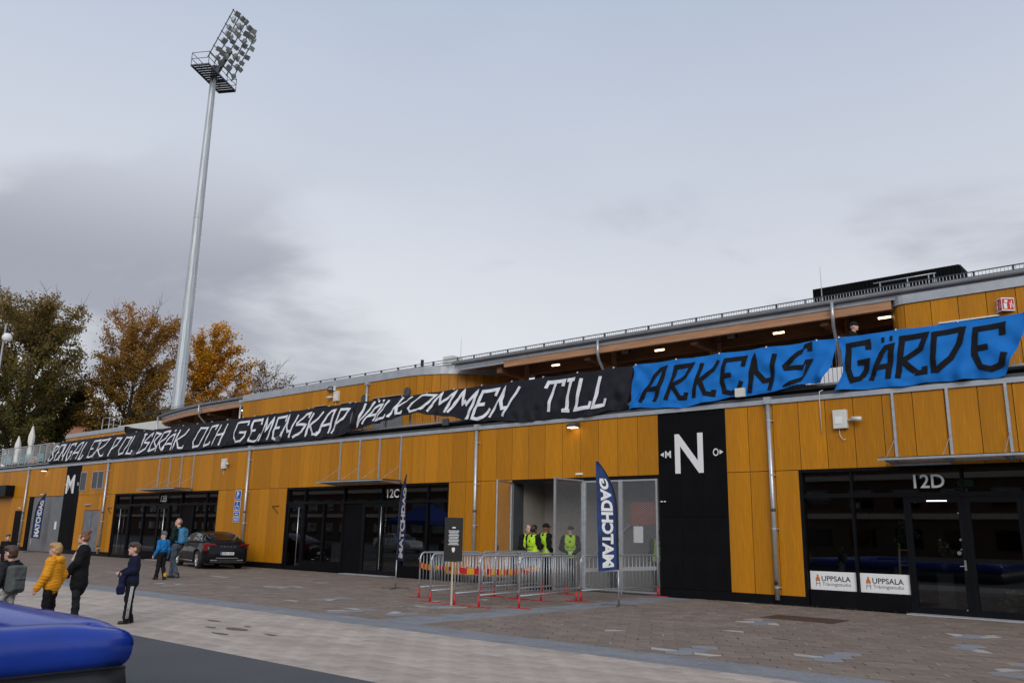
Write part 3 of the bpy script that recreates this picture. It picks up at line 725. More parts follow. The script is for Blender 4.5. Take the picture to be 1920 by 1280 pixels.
# door heads and round vents peeping over the banners
for x0, x1, z, y in ((-32.3, -31.4, 7.21, YF), (-30.3, -29.4, 7.19, YF), (-28.1, -26.15, 7.22, YF)):
    q = bx('door_head', x0, x1, y-0.05, y-0.008, z-0.10, z, M_blackmet, bld); bx('head_flashing', x0-0.02, x1+0.02, y-0.07, y-0.008, z+0.001, z+0.022, M_zinc, bld)
    bx('upper_door', x0, x1, y-0.03, y-0.009, 5.46, z-0.101, M_shutter, bld)
q = bx('door_head', -5.35, -3.98, YV-0.05, YV-0.009, 7.12, 7.20, M_blackmet, bld); bx('head_flashing', -5.37, -3.96, YV-0.07, YV-0.009, 7.201, 7.235, M_white, bld)
for x, z in ((-25.9, 7.33), (-28.7, 7.28)): MB().tube([(x, YF-0.01, z), (x, YF-0.06, z)], 0.19, 16).build('round_vent', M_darkgrey, bld)
downpipe(-28.45, 7.88, YF-0.10, 0.055, 5.5, bld, False, YF)
downpipe(-38.55, 7.94, YF-0.10, 0.055, 5.5, bld, False, YF)

# roof over the whole upper storey, following the rounded end on the left
edge = [(5.0, YV), (-38.5, YV), (-43.05, 2.68), (-45.9, 2.99), (-48.2, 3.38), (-49.8, 3.75), (-51.0, 4.6), (-51.8, 6.0), (-52.0, 9.0)]
def inset(path, d):
    res = []
    for i, p in enumerate(path):
        a = Vector(path[max(i-1, 0)]); c = Vector(path[min(i+1, len(path)-1)]); t = (c-a).normalized(); res.append((p[0]+t.y*d, p[1]-t.x*d))
    return res
def band(path, z0, z1, thick, name, m, off=0.0):
    """vertical band that follows the roof edge; thick goes inwards"""
    a = inset(path, -off) if off else path; c = inset(path, -(off+thick))
    fixs = lambda P_: P_
    rows = [[(x, y, z0) for x, y in a], [(x, y, z1) for x, y in a], [(x, y, z1) for x, y in c], [(x, y, z0) for x, y in c]]
    return MB().grid(rows, close_u=True).build(name, m, bld)
edge_in = inset(edge, 0.0)
# decide which side is inwards: the roof lies at larger Y
tst = inset([edge[0], edge[1]], 1.0)
SG = 1.0 if tst[0][1] > YV else -1.0
def off(path, d): return inset(path, SG*d)
def bandi(z0, z1, d0, d1, name, m, path=edge):
    a = off(path, d0); c = off(path, d1)
    rows = [[(x, y, z0) for x, y in a], [(x, y, z1) for x, y in a], [(x, y, z1) for x, y in c], [(x, y, z0) for x, y in c]]
    return MB().grid(rows, close_u=True).build(name, m, bld)
roofpoly = [(5.0, YV), (-23.4, YV), (-23.4, 3.80), (-24.0, 3.42), (-24.8, 2.98), (-25.5, 2.72), (-26.2, YF+0.16), (-38.4, YF+0.16), (-38.5, YV)]+edge[2:]+[(-52.0, 12.0), (5.0, 12.0)]
RS = 0.13      # the roof rises towards the back
rz0 = lambda y: ZE+RS*max(0.0, y-YV)
rf = MB(); nr = len(roofpoly); rf.add([(x, y, rz0(y)-0.02) for x, y in roofpoly]+[(x, y, rz0(y)+0.06) for x, y in roofpoly], [tuple(range(nr)), tuple(range(2*nr-1, nr-1, -1))]+[(i, i+nr, (i+1) % nr+nr, (i+1) % nr) for i in range(nr)])
rf.build('roof', M_roof, bld)
for run in ([(5.0, YV), (-23.4, YV)], edge[1:]):
    gut = off(run, -0.06); P = []
    for k in range(7):
        a = math.pi*k/6; P.append([(x+0, y-0.075*math.cos(a)*1.0, ZE-0.005-0.085*math.sin(a)) for x, y in gut])
    MB().grid(P).build('gutter', M_zinc, bld, smooth=True, fix=False)
    bandi(ZE-0.225, ZE-0.021, 0.06, 0.12, 'fascia', M_zinc, run)
bandi(ZE-0.47, ZE-0.226, 0.085, 0.24, 'eaves_beam', M_beam, [(-6.55, YV), (-20.75, YV)])
bandi(ZE-0.32, ZE-0.226, 0.085, 0.24, 'zinc_closure', M_zinc, [(-20.76, YV), (-23.2, YV)])
bandi(ZE-0.47, ZE-0.226, 0.085, 0.24, 'eaves_beam', M_beam, edge[1:])
# sloping soffit boards behind the beam
sof = off(edge, 0.12)
EY = [(2.6, -38.6), (2.68, -43.0), (2.99, -45.8), (3.38, -48.0), (3.75, -49.6), (4.6, -50.8), (6.0, -51.6), (12, -51.8)]
def soffit(xa, xb):
    nb = 12
    for k in range(nb):
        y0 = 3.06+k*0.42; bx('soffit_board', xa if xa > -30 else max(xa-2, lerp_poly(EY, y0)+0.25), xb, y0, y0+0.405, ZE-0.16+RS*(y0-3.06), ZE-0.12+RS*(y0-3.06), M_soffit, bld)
soffit(-23.2, -6.5); soffit(-50.0, -38.6)
for y in (4.6, 6.6):
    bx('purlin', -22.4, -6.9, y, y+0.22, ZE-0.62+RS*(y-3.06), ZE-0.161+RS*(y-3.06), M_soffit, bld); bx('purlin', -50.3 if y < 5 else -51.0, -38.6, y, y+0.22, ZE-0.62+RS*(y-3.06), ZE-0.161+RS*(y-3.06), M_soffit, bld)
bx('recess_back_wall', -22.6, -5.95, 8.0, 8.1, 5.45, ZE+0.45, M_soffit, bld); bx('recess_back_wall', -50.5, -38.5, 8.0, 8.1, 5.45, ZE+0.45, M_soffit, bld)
for x in (-21.2, -17.0, -12.75, -8.5, -42.7, -46.9):
    b = MB(); b.box(x-0.16, x+0.16, 4.3, 4.58, 5.45, ZE-0.0)
    b.build('timber_post', M_beam, bld, fix=False, bevel=0.008)
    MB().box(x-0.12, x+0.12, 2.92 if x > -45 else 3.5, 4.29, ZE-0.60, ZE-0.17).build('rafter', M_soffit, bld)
bx('white_box', -9.2, -7.3, 2.9, 3.1, 5.46, 6.42, M_white, bld)  # plain white box added as the white patch behind the railing gap
# swan-neck pipes from the gutter to the posts
for x in (-16.25, -8.1, -43.05):
    b = MB(); b.tube([(x, YV-0.09, ZE-0.06), (x, YV-0.09, ZE-0.55), (x-0.05, YV+0.05, ZE-0.72), (x-0.35, YV+1.35, ZE-1.65), (x-0.4, YV+1.5, ZE-2.0), (x-0.4, YV+1.5, 5.46)], 0.05, 10); b.build('swan_neck_pipe', M_galv, bld, smooth=True)
b = MB(); b.tube([(-49.9, 3.62, ZE-0.06), (-49.9, 3.62, ZE-1.2), (-49.6, 3.9, ZE-1.5), (-49.0, 4.2, ZE-1.7), (-49.0, 4.2, 5.46)], 0.05, 10); b.build('swan_neck_pipe', M_galv, bld, smooth=True)

# roof edge walkway: grating on the right part, plain rails on the left part
b = MB(); x = -24.0
while x < 4.6:
    b.box(x, x+0.016, YV+0.16, YV+0.168, ZE+0.085, ZE+0.215); x += 0.085
stuff(b.build('walkway_grating', M_galv, bld, fix=False))
for z in (ZE+0.075, ZE+0.225): MB().bar((-24.0, YV+0.17, z), (4.6, YV+0.17, z), 0.05, 0.02).build('walkway_rail', M_darkgrey, bld)
x = -23.4
while x < 4.4: bx('walkway_bracket', x, x+0.05, YV+0.19, YV+0.24, ZE+0.02, ZE+0.24, M_darkgrey, bld); x += 0.9
for z in (ZE+0.12, ZE+0.23): MB().tube([(-52, YV+1.0, z), (-44, YV+0.3, z), (-38.5, YV+0.2, z), (-24.0, YV+0.2, z)], 0.016, 6).build('snow_rail', M_darkgrey, bld)
x = -38
while x < -24.2: bx('rail_bracket', x, x+0.05, YV+0.16, YV+0.24, ZE+0.05, ZE+0.25, M_darkgrey, bld); x += 1.1
b = MB(); b.box(-38.5, -26.3, YV+0.12, YV+0.16, ZE+0.0, ZE+0.06)
b.build('roof_trim', M_zinc, bld)

# plant box on the roof: black ribbed sheet
pb_ = bx('roof_plant_box', -9.90, -5.45, 6.0, 7.0, ZE+0.05, 9.78, M_black, bld)
x = -9.90
while x < -5.47: bx('sheet_rib', x, x+0.05, 5.965, 5.999, ZE+0.05, 9.772, M_black, pb_); x += 0.115
y = 6.05
while y < 6.95: bx('sheet_rib', -5.449, -5.415, y, y+0.05, ZE+0.05, 9.772, M_black, pb_); y += 0.115
b = MB(); zt_ = 9.42
for x in (-7.55, -6.75, -6.15, -6.0): b.tube([(x, 5.3, ZE+0.06), (x, 5.3, zt_)], 0.018, 6)
b.tube([(-7.75, 5.3, zt_), (-5.95, 5.3, zt_)], 0.018, 6); b.tube([(-7.55, 5.3, 9.0), (-5.95, 5.3, 9.0)], 0.016, 6); b.build('service_rail', M_galv, bld, smooth=True)
bx('roof_vent_box', -25.45, -24.85, 4.0, 4.6, ZE+0.05, 9.04, M_whitebox, bld)
MB().tube([(-26.75, 4.0, ZE), (-26.75, 4.0, 9.06)], 0.07, 8).build('roof_pipe', M_rubber, bld)
for x, z in ((-25.35, 10.1), (-9.26, 10.2)): MB().tube([(x, 5.0, ZE), (x, 5.0, z)], [0.02, 0.006], 6).build('lightning_rod', M_galv, bld)

# low volume on the terrace at the far left with its curved flashing, white unit, ladder cage
lv_ = arc(-61.2, 3.0+2.2, 2.4, 2.2, -90, 0, 7)+[(-61.2+k*0.7, 3.0) for k in range(1, 13)]
vol(lv_, 5.45, 7.50, 0.26, 'terrace_volume')
bx('terrace_volume_core', -61.0, -52.7, 3.1, 8.0, 5.45, 7.7, M_backing, bld)
bx('white_roof_unit', -60.6, -54.7, 6.0, 8.5, 7.78, 8.62, M_whitebox, bld)
b = MB()
for x in (-62.3, -61.2): b.tube([(x, 5.6, 7.7), (x, 5.6, 9.25)], 0.022, 6); b.tube([(x, 6.4, 7.7), (x, 6.4, 9.25)], 0.022, 6)
for z in (8.2, 8.75, 9.25): b.tube([(-62.3, 5.6, z), (-61.2, 5.6, z), (-61.2, 6.4, z)], 0.018, 6)
b.build('ladder_guard', M_galv, bld, smooth=True)

# ---------------------------------------------------------------- balcony railing
YR = 0.30
ZR0, ZR1 = 5.50, 6.60
MB().bar((-56.5, YR, ZR1), (XR, YR, ZR1), 0.05, 0.04).build('top_rail', M_galv, bld)
MB().bar((-56.5, YR, ZR0), (XR, YR, ZR0), 0.04, 0.03).build('bottom_rail', M_galv, bld)
x = -56.5
while x < XR: bx('rail_post', x-0.025, x+0.025, YR+0.03, YR+0.09, 5.42, ZR1, M_galv, bld); x += 1.38
_rb = MB().box(-0.006, 0.006, -0.006, 0.006, 0, ZR1-ZR0-0.04).mesh('baluster'); _rb.materials.append(M_galv)
for xa, xb in ((-28.4, -20.2), (-9.9, -6.6), (-4.4, -1.6)):
    x = xa
    while x < xb: obj('baluster', _rb, None, bld, False, (x, YR, ZR0+0.02)); x += 0.112
# glazed balustrade of the terrace at the left end
MB().bar((-78, YR, 6.66), (-56.5, YR, 6.66), 0.05, 0.05).build('glass_rail', M_galv, bld)
x = -77.5
while x < -56.4:
    bx('rail_post', x-0.03, x+0.03, YR+0.02, YR+0.08, 5.42, 6.63, M_galv, bld)
    q = MB().add([(x+0.04, YR, 5.55), (x+1.06, YR, 5.55), (x+1.06, YR, 6.60), (x+0.04, YR, 6.60)], [(0, 1, 2, 3)]); q.build('glass_pane', M_clear, bld, fix=False); x += 1.1
MB().bar((-78, 0.0, 5.33), (-56.0, 0.0, 5.33), 0.10, 0.04).build('terrace_kerb', M_galv, bld)
# small junction boxes on the deck edge
for x in (-9.75, -31.13, -20.9, -44.4): bx('junction_box', x-0.14, x+0.14, -0.24, -0.15, 5.28, 5.52, M_whitebox if x > -10 else M_darkgrey, bld, bevel=0.012)
# ================================================================== BANNERS ON THE RAILING
FONT = {
 'A': [[(0, 0), (0.16, 0.38), (0.40, 0.80), (0.62, 0.97), (0.93, 1), (0.90, 0)], [(0.18, 0.37), (0.90, 0.40)]],
 'B': [[(0, 0), (0.08, 1), (0.88, 0.93), (0.30, 0.55), (0.95, 0.24), (0.05, 0.02)]],
 'C': [[(0.93, 0.78), (1, 1), (0.28, 0.95), (0.05, 0.25), (0.25, 0), (0.8, 0.1), (0.85, 0.22)]],
 'D': [[(0.05, 0), (0.03, 0.98), (0.98, 1), (0.90, 0.68), (0.62, 0.34), (0.10, 0.03)]],
 'E': [[(1, 0.76), (1, 1), (0.08, 0.97), (0.05, 0.35), (0.18, 0.06), (0.50, 0), (0.85, 0.08), (1, 0.34)], [(0.05, 0.50), (0.52, 0.53)]],
 'G': [[(1, 0.80), (1, 1), (0.10, 0.95), (0.08, 0.30), (0.30, 0.02), (0.70, 0.08), (0.90, 0.28), (0.95, 0.50), (0.48, 0.47)]],
 'H': [[(0.10, 0), (0.18, 1)], [(0.82, 0), (0.90, 1)], [(0.15, 0.48), (0.85, 0.54)]],
 'I': [[(0.5, 0.03), (0.55, 0.97)], [(0.1, 1), (0.95, 1)], [(0.05, 0), (0.9, 0)]],
 'K': [[(0.05, 0), (0.14, 1)], [(0.97, 1), (0.80, 0.75), (0.14, 0.42)], [(0.26, 0.46), (0.60, 0.08), (1, 0.03), (1, 0.16)]],
 'L': [[(0.22, 1), (0.10, 0.02), (0.92, 0.03), (0.95, 0.22)]],
 'M': [[(0, 0), (0.22, 1), (0.48, 0.42), (0.90, 1), (1.0, 0)]],
 'N': [[(0, 0), (0.12, 1), (0.25, 0.55), (0.55, 0.28), (0.88, 0.30)], [(0.84, 0), (1, 1)]],
 'O': [[(0.22, 0.97), (0.0, 0.25), (0.18, 0.0), (0.68, 0.08), (1, 0.92), (0.22, 0.97)]],
 'P': [[(0, 0), (0.15, 1), (1, 0.95), (0.72, 0.58), (0.10, 0.40)]],
 'R': [[(0, 0), (0.08, 0.97), (1, 1), (0.82, 0.66), (0.14, 0.42), (0.72, 0.06), (1, 0.05), (1, 0.20)]],
 'S': [[(1, 0.80), (1, 1), (0.60, 0.93), (0.08, 0.62), (0.12, 0.54), (0.95, 0.50), (0.78, 0.20), (0.05, 0.0)]],
 'T': [[(0.42, 0), (0.52, 0.98)], [(0, 0.80), (0.04, 1), (1, 1), (0.98, 0.82)]],
 'V': [[(0.10, 1), (0.16, 0.12), (0.30, 0.0), (1, 1)]]}
_lowA = [[(a, c*0.80) for a, c in st] for st in FONT['A']]
FONT['Ä'] = _lowA+[[(0.36, 0.99), (0.52, 0.99)], [(0.78, 1.0), (0.94, 1.0)]]
FONT['Å'] = _lowA+[[(0.66, 1.0), (0.86, 1.0)]]
def ribbon(pts, wd):
    """mitred ribbon outline of a polyline in 2D"""
    n = len(pts); Lp, Rp = [], []
    for i in range(n):
        p = Vector(pts[i]); closed = (Vector(pts[0])-Vector(pts[-1])).length < 1e-6
        a = Vector(pts[i-1]) if i > 0 else (Vector(pts[-2]) if closed else None); c = Vector(pts[i+1]) if i < n-1 else (Vector(pts[1]) if closed else None)
        d1 = (p-a).normalized() if a is not None else None; d2 = (c-p).normalized() if c is not None else None
        d1 = d1 or d2; d2 = d2 or d1
        n1 = Vector((-d1.y, d1.x)); n2 = Vector((-d2.y, d2.x)); m_ = (n1+n2)
        m_ = m_.normalized() if m_.length > 1e-3 else n1
        k = min(1.7, 1/max(0.35, m_.dot(n1))); Lp.append(p+m_*wd/2*k); Rp.append(p-m_*wd/2*k)
    return Lp, Rp
def densify(pts, step):
    res = [pts[0]]
    for a, c in zip(pts, pts[1:]):
        k = max(1, int(math.dist(a, c)/step))
        res += [(a[0]+(c[0]-a[0])*t/k, a[1]+(c[1]-a[1])*t/k) for t in range(1, k+1)]
    return res
M_cloth_b = mat('banner_black_cloth', (0.010, 0.010, 0.014), 0.65, var=0.25, vscale=1.5, spec=0.22, bump=0.25, bscale=9)
M_cloth_u = mat('banner_blue_cloth', (0.004, 0.142, 0.48), 0.75, var=0.12, vscale=1.2, spec=0.25, bump=0.25, bscale=9)
M_let_w = mat('banner_white_tape', (0.66, 0.67, 0.70), 0.8, var=0.10, vscale=9)
M_let_k = mat('banner_black_tape', (0.008, 0.008, 0.010), 0.8, var=0.2, vscale=9, spec=0.15)
M_tie = mat('zip_tie', (0.7, 0.7, 0.7), 0.5)
def banner(name, label, xa, xb, bottom, m, letters, ml, seed, left_in=0.0, right_in=None, wd=0.118, ztop=6.655, zl=(6.44, 5.42), amp=1.0):
    """cloth hung from the top rail, draped outwards over the deck gutter; letters are tape strips that follow its folds.
    left_in / right_in: inward shift of the side edges as a function of v"""
    q = random.Random(seed); ph = [q.uniform(0, 6.28) for _ in range(12)]; fr = [q.uniform(0.7, 1.3) for _ in range(12)]
    def fold(X, v):
        f = 0.020*math.sin(1.7*fr[0]*X+2.2*v+ph[0])+0.016*math.sin(4.3*fr[1]*X-3.1*v+ph[1])+0.011*math.sin(8.0*fr[2]*X+5*v+ph[2])+0.006*math.sin(13*fr[3]*X-9*v+ph[3])
        f += 0.010*math.sin(9*v+0.8*X+ph[4])*min(1, 3*v)+0.006*math.sin(2.2*X*fr[5]+21*v+ph[5])
        for ex, sg in ((xa, 1), (xb, -1)):
            d_ = abs(X-ex); f += 0.03*math.exp(-d_/0.6)*math.sin(10*v+7*d_+ph[6])
        # creases fanning out from the tied upper corners
        for ex, sg in ((xa, 1), (xb, -1)):
            dx_ = abs(X-ex)
            if dx_ < 1.6: f += 0.030*math.sin(7*math.atan2(v*1.3+0.05, dx_+0.05)+ph[7])*math.exp(-((dx_*dx_+v*v)**0.5)/0.7)
        f += 0.012*math.sin(6.0*X*fr[8]+11*v*math.sin(X*0.9+ph[8])+ph[9])+0.003*math.sin(19*X*fr[10]+4*v+ph[10])
        f += 0.008*math.sin(13*X*fr[4]+8*v+ph[2])+0.007*math.sin(10*X*fr[6]-12*v+ph[5])
        return f*amp*(0.6+1.9*v)
    def S(X, v, o=0.0):
        zb = lerp_poly(bottom, X)+0.022*math.sin(2.9*X+ph[11])+0.014*math.sin(6.7*X+ph[3]); zt = ztop-0.030*abs(math.sin((X-xa-0.05)*math.pi/1.38))
        sag = 1.0
        z_ = zt+(zb-zt)*v; y_ = 0.235-0.325*v-0.03*math.sin(v*math.pi)+fold(X, v)
        lim = 0.25 if z_ > 5.62 else 0.25+(-0.055-0.25)*min(1.0, (5.62-z_)/0.16)      # the cloth lies on the railing and on the gutter, never inside them
        y_ = lim-0.012*math.log1p(math.exp(max(-40.0, min(40.0, (lim-y_)/0.012))))
        return Vector((X+0.03*math.sin(5*v+X), y_-o, z_))
    nx = max(12, int((xb-xa)/0.05)); nv = 22
    ri = right_in or (lambda v: 0.0); li = left_in or (lambda v: 0.0)
    rows = []
    for j in range(nv+1):
        v = j/nv; x0 = xa+li(v); x1 = xb-ri(v)
        rows.append([S(x0+(x1-x0)*i/nx, v) for i in range(nx+1)])
    root = MB().grid(rows).build(name, m, smooth=True, fix=False)
    tag(root, label, 'banner', 'supporter banners tied to the railing')
    for it in letters:
        ch, x0, x1 = it[:3]; x0 += wd*0.42; x1 -= wd*0.42; sl = it[3] if len(it) > 3 else 0.0
        b = MB()
        for si, st in enumerate(FONT[ch]):
            pts = [(x0+a*(x1-x0-abs(sl))+(sl*b_ if sl > 0 else sl*(b_-1)), b_) for a, b_ in st]
            xz = [(X, b_*(zl[0]-zl[1])) for X, b_ in pts]
            Lp, Rp = ribbon(densify(xz, 0.06), wd)
            def T(p):
                zb = lerp_poly(bottom, p.x); hgt = ztop-zb
                if hgt > 1.2: v = (ztop-(zl[1]+p.y))/hgt
                else: v = 0.14+(0.94-p.y)/0.94*0.72
                return S(p.x, min(max(v, 0.01), 0.965), 0.022+0.002*si)
            k = len(Lp); NC = 4; cols = [[T(l_.lerp(r_, c_/NC)) for l_, r_ in zip(Lp, Rp)] for c_ in range(NC+1)]
            b.grid(cols)
        b.build('letter', ml, root, fix=False)
    x = xa+0.05
    while x < xb:
        p = S(x, 0.0); bx('zip_tie', x-0.012, x+0.012, p.y-0.03, p.y+0.05, p.z-0.035, p.z+0.012, M_tie, root); x += 1.38
    return root
BB = [(-56.7, 5.54), (-56.11, 5.45), (-54.29, 5.37), (-51.4, 5.35), (-47.56, 5.30), (-43.79, 5.28), (-40.15, 5.30), (-36.62, 5.32), (-33.46, 5.36), (-29.81, 5.26), (-27.63, 5.26), (-26.77, 5.32), (-26.29, 5.46), (-25.0, 5.60), (-24.08, 5.72), (-23.19, 5.83), (-22.47, 5.85), (-21.76, 5.75), (-20.67, 5.55), (-19.89, 5.40), (-19.38, 5.33), (-17.02, 5.17), (-14.9, 5.16), (-13.9, 5.24), (-13.3, 5.30)]
BU = [(-13.4, 5.29), (-12.26, 5.20), (-11.2, 5.19), (-10.39, 5.27), (-9.94, 5.33), (-9.04, 5.35), (-8.38, 5.42), (-7.86, 5.48), (-7.4, 5.45)]
BG = [(-7.3, 5.19), (-6.15, 5.21), (-4.68, 5.19), (-3.73, 5.21), (-3.5, 5.24), (-2.9, 5.25)]
banner('banner', 'black cloth banner reading BENGALER POL at the left end of the railing', -56.35, -44.40, BB, M_cloth_b,
       [('B', -56.05, -55.0, .3), ('E', -55.2, -54.2, .3), ('N', -54.5, -53.45, .3), ('G', -53.65, -52.6, .3), ('A', -52.8, -51.55, .3), ('L', -51.65, -50.75, .3), ('E', -50.6, -49.4, .25), ('R', -49.6, -48.1, .25), ('P', -47.75, -46.65, .25), ('O', -46.6, -45.4, .2), ('L', -45.6, -44.66, .2)], M_let_w, 3, left_in=lambda v: 1.0*(1-v), wd=0.098, amp=0.38)
banner('banner', 'black cloth banner reading ISBRÅK OCH G, second from the left', -44.40, -33.82, BB, M_cloth_b,
       [('I', -44.3, -43.75, .1), ('S', -44.0, -43.1, .2), ('B', -43.05, -42.1, .15), ('R', -42.3, -41.25, .2), ('Å', -41.7, -40.45, .15), ('K', -40.6, -39.3, .15), ('O', -38.67, -37.55, .15), ('C', -37.63, -36.7, .15), ('H', -36.8, -35.7, .15), ('G', -35.05, -33.95)], M_let_w, 4, wd=0.10, amp=0.42)
banner('banner', 'black cloth banner reading EMENSKAP in white, middle of the row', -33.81, -26.55, BB, M_cloth_b,
       [('E', -33.7, -32.85), ('M', -32.85, -31.95, .1), ('E', -31.86, -31.07), ('N', -31.15, -30.2, .1), ('S', -30.3, -29.3, .15), ('K', -29.45, -28.4, .15), ('A', -28.62, -27.55, .15), ('P', -27.65, -26.68, .2)], M_let_w, 5, wd=0.112, amp=0.5)
banner('banner', 'black cloth banner reading VÄLKOMMEN TILL with its lower edge blown up', -26.54, -13.35, BB, M_cloth_b,
       [('V', -26.2, -25.2, .3), ('Ä', -25.7, -24.6, .35), ('L', -24.95, -24.0, .35), ('K', -24.15, -23.0, .4), ('O', -23.2, -21.7, .35), ('M', -22.2, -20.6, .45), ('M', -21.0, -19.55, .4), ('E', -19.9, -18.72, .35), ('N', -18.95, -17.78, .35), ('T', -16.72, -15.84, .08), ('I', -15.95, -15.4, .08), ('L', -15.48, -14.66, .08), ('L', -14.78, -14.05, .12)], M_let_w, 6, wd=0.125, amp=0.7)
banner('banner', 'bright blue cloth banner reading ARKENS in black letters', -13.33, -7.26, BU, M_cloth_u,
       [('A', -13.0, -12.15, .2), ('R', -12.12, -11.3, .1), ('K', -11.28, -10.45, .1), ('E', -10.46, -9.66, .08), ('N', -9.62, -8.8, .05), ('S', -8.7, -7.85)], M_let_k, 7, left_in=lambda v: 0.0, right_in=lambda v: 0.32*v*v, wd=0.135)
banner('banner', 'bright blue cloth banner reading GÄRDE in black letters at the right', -7.24, -3.0, BG, M_cloth_u,
       [('G', -7.05, -6.42), ('Ä', -6.42, -5.82, .05), ('R', -5.80, -5.10), ('D', -5.04, -4.28), ('E', -4.17, -3.44)], M_let_k, 8, left_in=lambda v: 0.16*math.sin(v*math.pi), right_in=lambda v: 0.05+0.75*max(0, v-0.32), wd=0.135)
# ================================================================== FLOODLIGHT MAST
mast = thing('floodlight_mast', 'tall galvanised floodlight mast rising behind the left end of the roof', 'floodlight', (-62.25, 11.14, 0))
mx, my = -62.25, 11.14
ZP = 39.3
b = MB(); b.tube([(mx, my, 0), (mx, my, 13), (mx, my, 26), (mx, my, ZP)], [0.56, 0.46, 0.36, 0.25], 12); mp_ = b.build('mast_tube', M_galvpole, mast)
for z in (14.2, 26.5): MB().tube([(mx, my, z), (mx, my, z+0.1)], 0.56-z*0.0079+0.02, 12).build('flange', M_galvpole, mp_)
b = MB(); z = 10.0
rd_ = Vector((0.86, 0.5, 0))*-1.0; sdv = Vector((0.76, 0.65, 0))
while z < ZP: 
    r_ = 0.56-z*0.0079; b.bar((mx+sdv.x*r_, my+sdv.y*r_, z), (mx+sdv.x*(r_+0.16), my+sdv.y*(r_+0.16), z), 0.02, 0.02); z += 0.55
b.build('climbing_step', M_galv, mp_)
D1 = Vector((-0.5, 0.866, 0)); NN = Vector((0.866, 0.5, 0)); MO = Vector((mx, my, 0))
def mpt(s, o, z): return MO+D1*s+NN*o+Vector((0, 0, z))
b = MB()
for s in np.arange(-2.0, 2.21, 0.35): b.bar(mpt(s, -0.8, ZP+0.12), mpt(s, 0.8, ZP+0.12), 0.26, 0.03)
plat = b.build('platform', M_darkgrey, mast)
b = MB()
for o in (-0.8, 0.8): b.bar(mpt(-2.2, o, ZP+0.06), mpt(2.3, o, ZP+0.06), 0.08, 0.14)
for s in (-2.2, -0.4, 0.4, 2.3): b.bar(mpt(s, -0.8, ZP+0.03), mpt(s, 0.8, ZP+0.03), 0.08, 0.12)
b.build('platform_frame', M_darkgrey, mast)
b = MB()
for z in (ZP+0.65, ZP+1.2):
    cs = [mpt(-2.2, -0.8, z), mpt(-2.2, 0.8, z), mpt(2.3, 0.8, z), mpt(2.3, -0.8, z)]
    for p, q in zip(cs, cs[1:]+cs[:1]): b.tube([p, q], 0.028, 6)
for s in (-2.2, -0.7, 0.8, 2.3):
    for o in (-0.8, 0.8): b.tube([mpt(s, o, ZP+0.1), mpt(s, o, ZP+1.2)], 0.028, 6)
b.build('guard_rail', M_darkgrey, mast)
# leaning lamp frame
LEAN = 1.75/3.9
def lpt(s, t, d=0.0):   # t: height along frame, d: out of the frame plane
    nrm = (NN-Vector((0, 0, LEAN))).normalized(); return mpt(s, 0.62+LEAN*t, ZP+1.0+t)+nrm*d
b = MB()
for s in (-2.0, -1.0, 0.0, 1.0, 1.9): b.tube([lpt(s, -0.2), lpt(s, 4.15)], 0.045, 6)
for t in (0.2, 0.85, 1.5, 2.15, 2.8, 3.45, 4.05): b.tube([lpt(-2.1, t), lpt(2.0, t)], 0.035, 6)
b.bar(mpt(0, 0.0, ZP+0.1), lpt(0, 1.6), 0.3, 0.3); b.bar(mpt(0, 0, ZP-0.3), mpt(0, 0, ZP+1.2), 0.42, 0.42)
b.build('lamp_frame', M_darkgrey, mast)
M_lampbody = mat('lamp_housing', (0.33, 0.34, 0.32), 0.5, 0.3, var=0.2, vscale=4)
for ti, t in enumerate((0.25, 0.85, 1.5, 2.15, 2.8, 3.45, 4.05)):
    for si, s in enumerate((-1.75, -1.05, -0.35, 0.35, 1.05, 1.7)):
        if (ti, si) in ((0, 0), (6, 5)): continue
        if rnd.random() < 0.10: continue
        c = lpt(s+rnd.uniform(-0.16, 0.16), t+rnd.uniform(-0.10, 0.10), 0.25+rnd.uniform(-0.12, 0.18)); nrm = (NN*0.85+Vector((0, 0, rnd.uniform(-0.95, -0.35)))+D1*rnd.uniform(-0.6, 0.6)).normalized(); up_ = Vector((0, 0, 1)); sd2 = nrm.cross(up_).normalized(); up_ = sd2.cross(nrm)
        kk = rnd.uniform(0.85, 1.12); w1, w2, dp = 0.25*kk, 0.22*kk, 0.22
        vs = [c+sd2*(w_*i)+up_*(w_*0.9*j)+nrm*k for k, w_ in ((-dp*0.6, 0.15), (0.0, w2), (dp*0.6, w1)) for i, j in ((-1, -1), (1, -1), (1, 1), (-1, 1))]
        f = [(3, 2, 1, 0), (8, 9, 10, 11)]+[(r_*4+k, r_*4+(k+1) % 4, (r_+1)*4+(k+1) % 4, (r_+1)*4+k) for r_ in (0, 1) for k in range(4)]
        q = MB(); q.add(vs, f); fl = q.build('floodlight_lamp', M_lampbody, mast)
        MB().bar(c-nrm*0.1-sd2*0.26, lpt(s, t), 0.05, 0.05).build('lamp_bracket', M_darkgrey, fl)

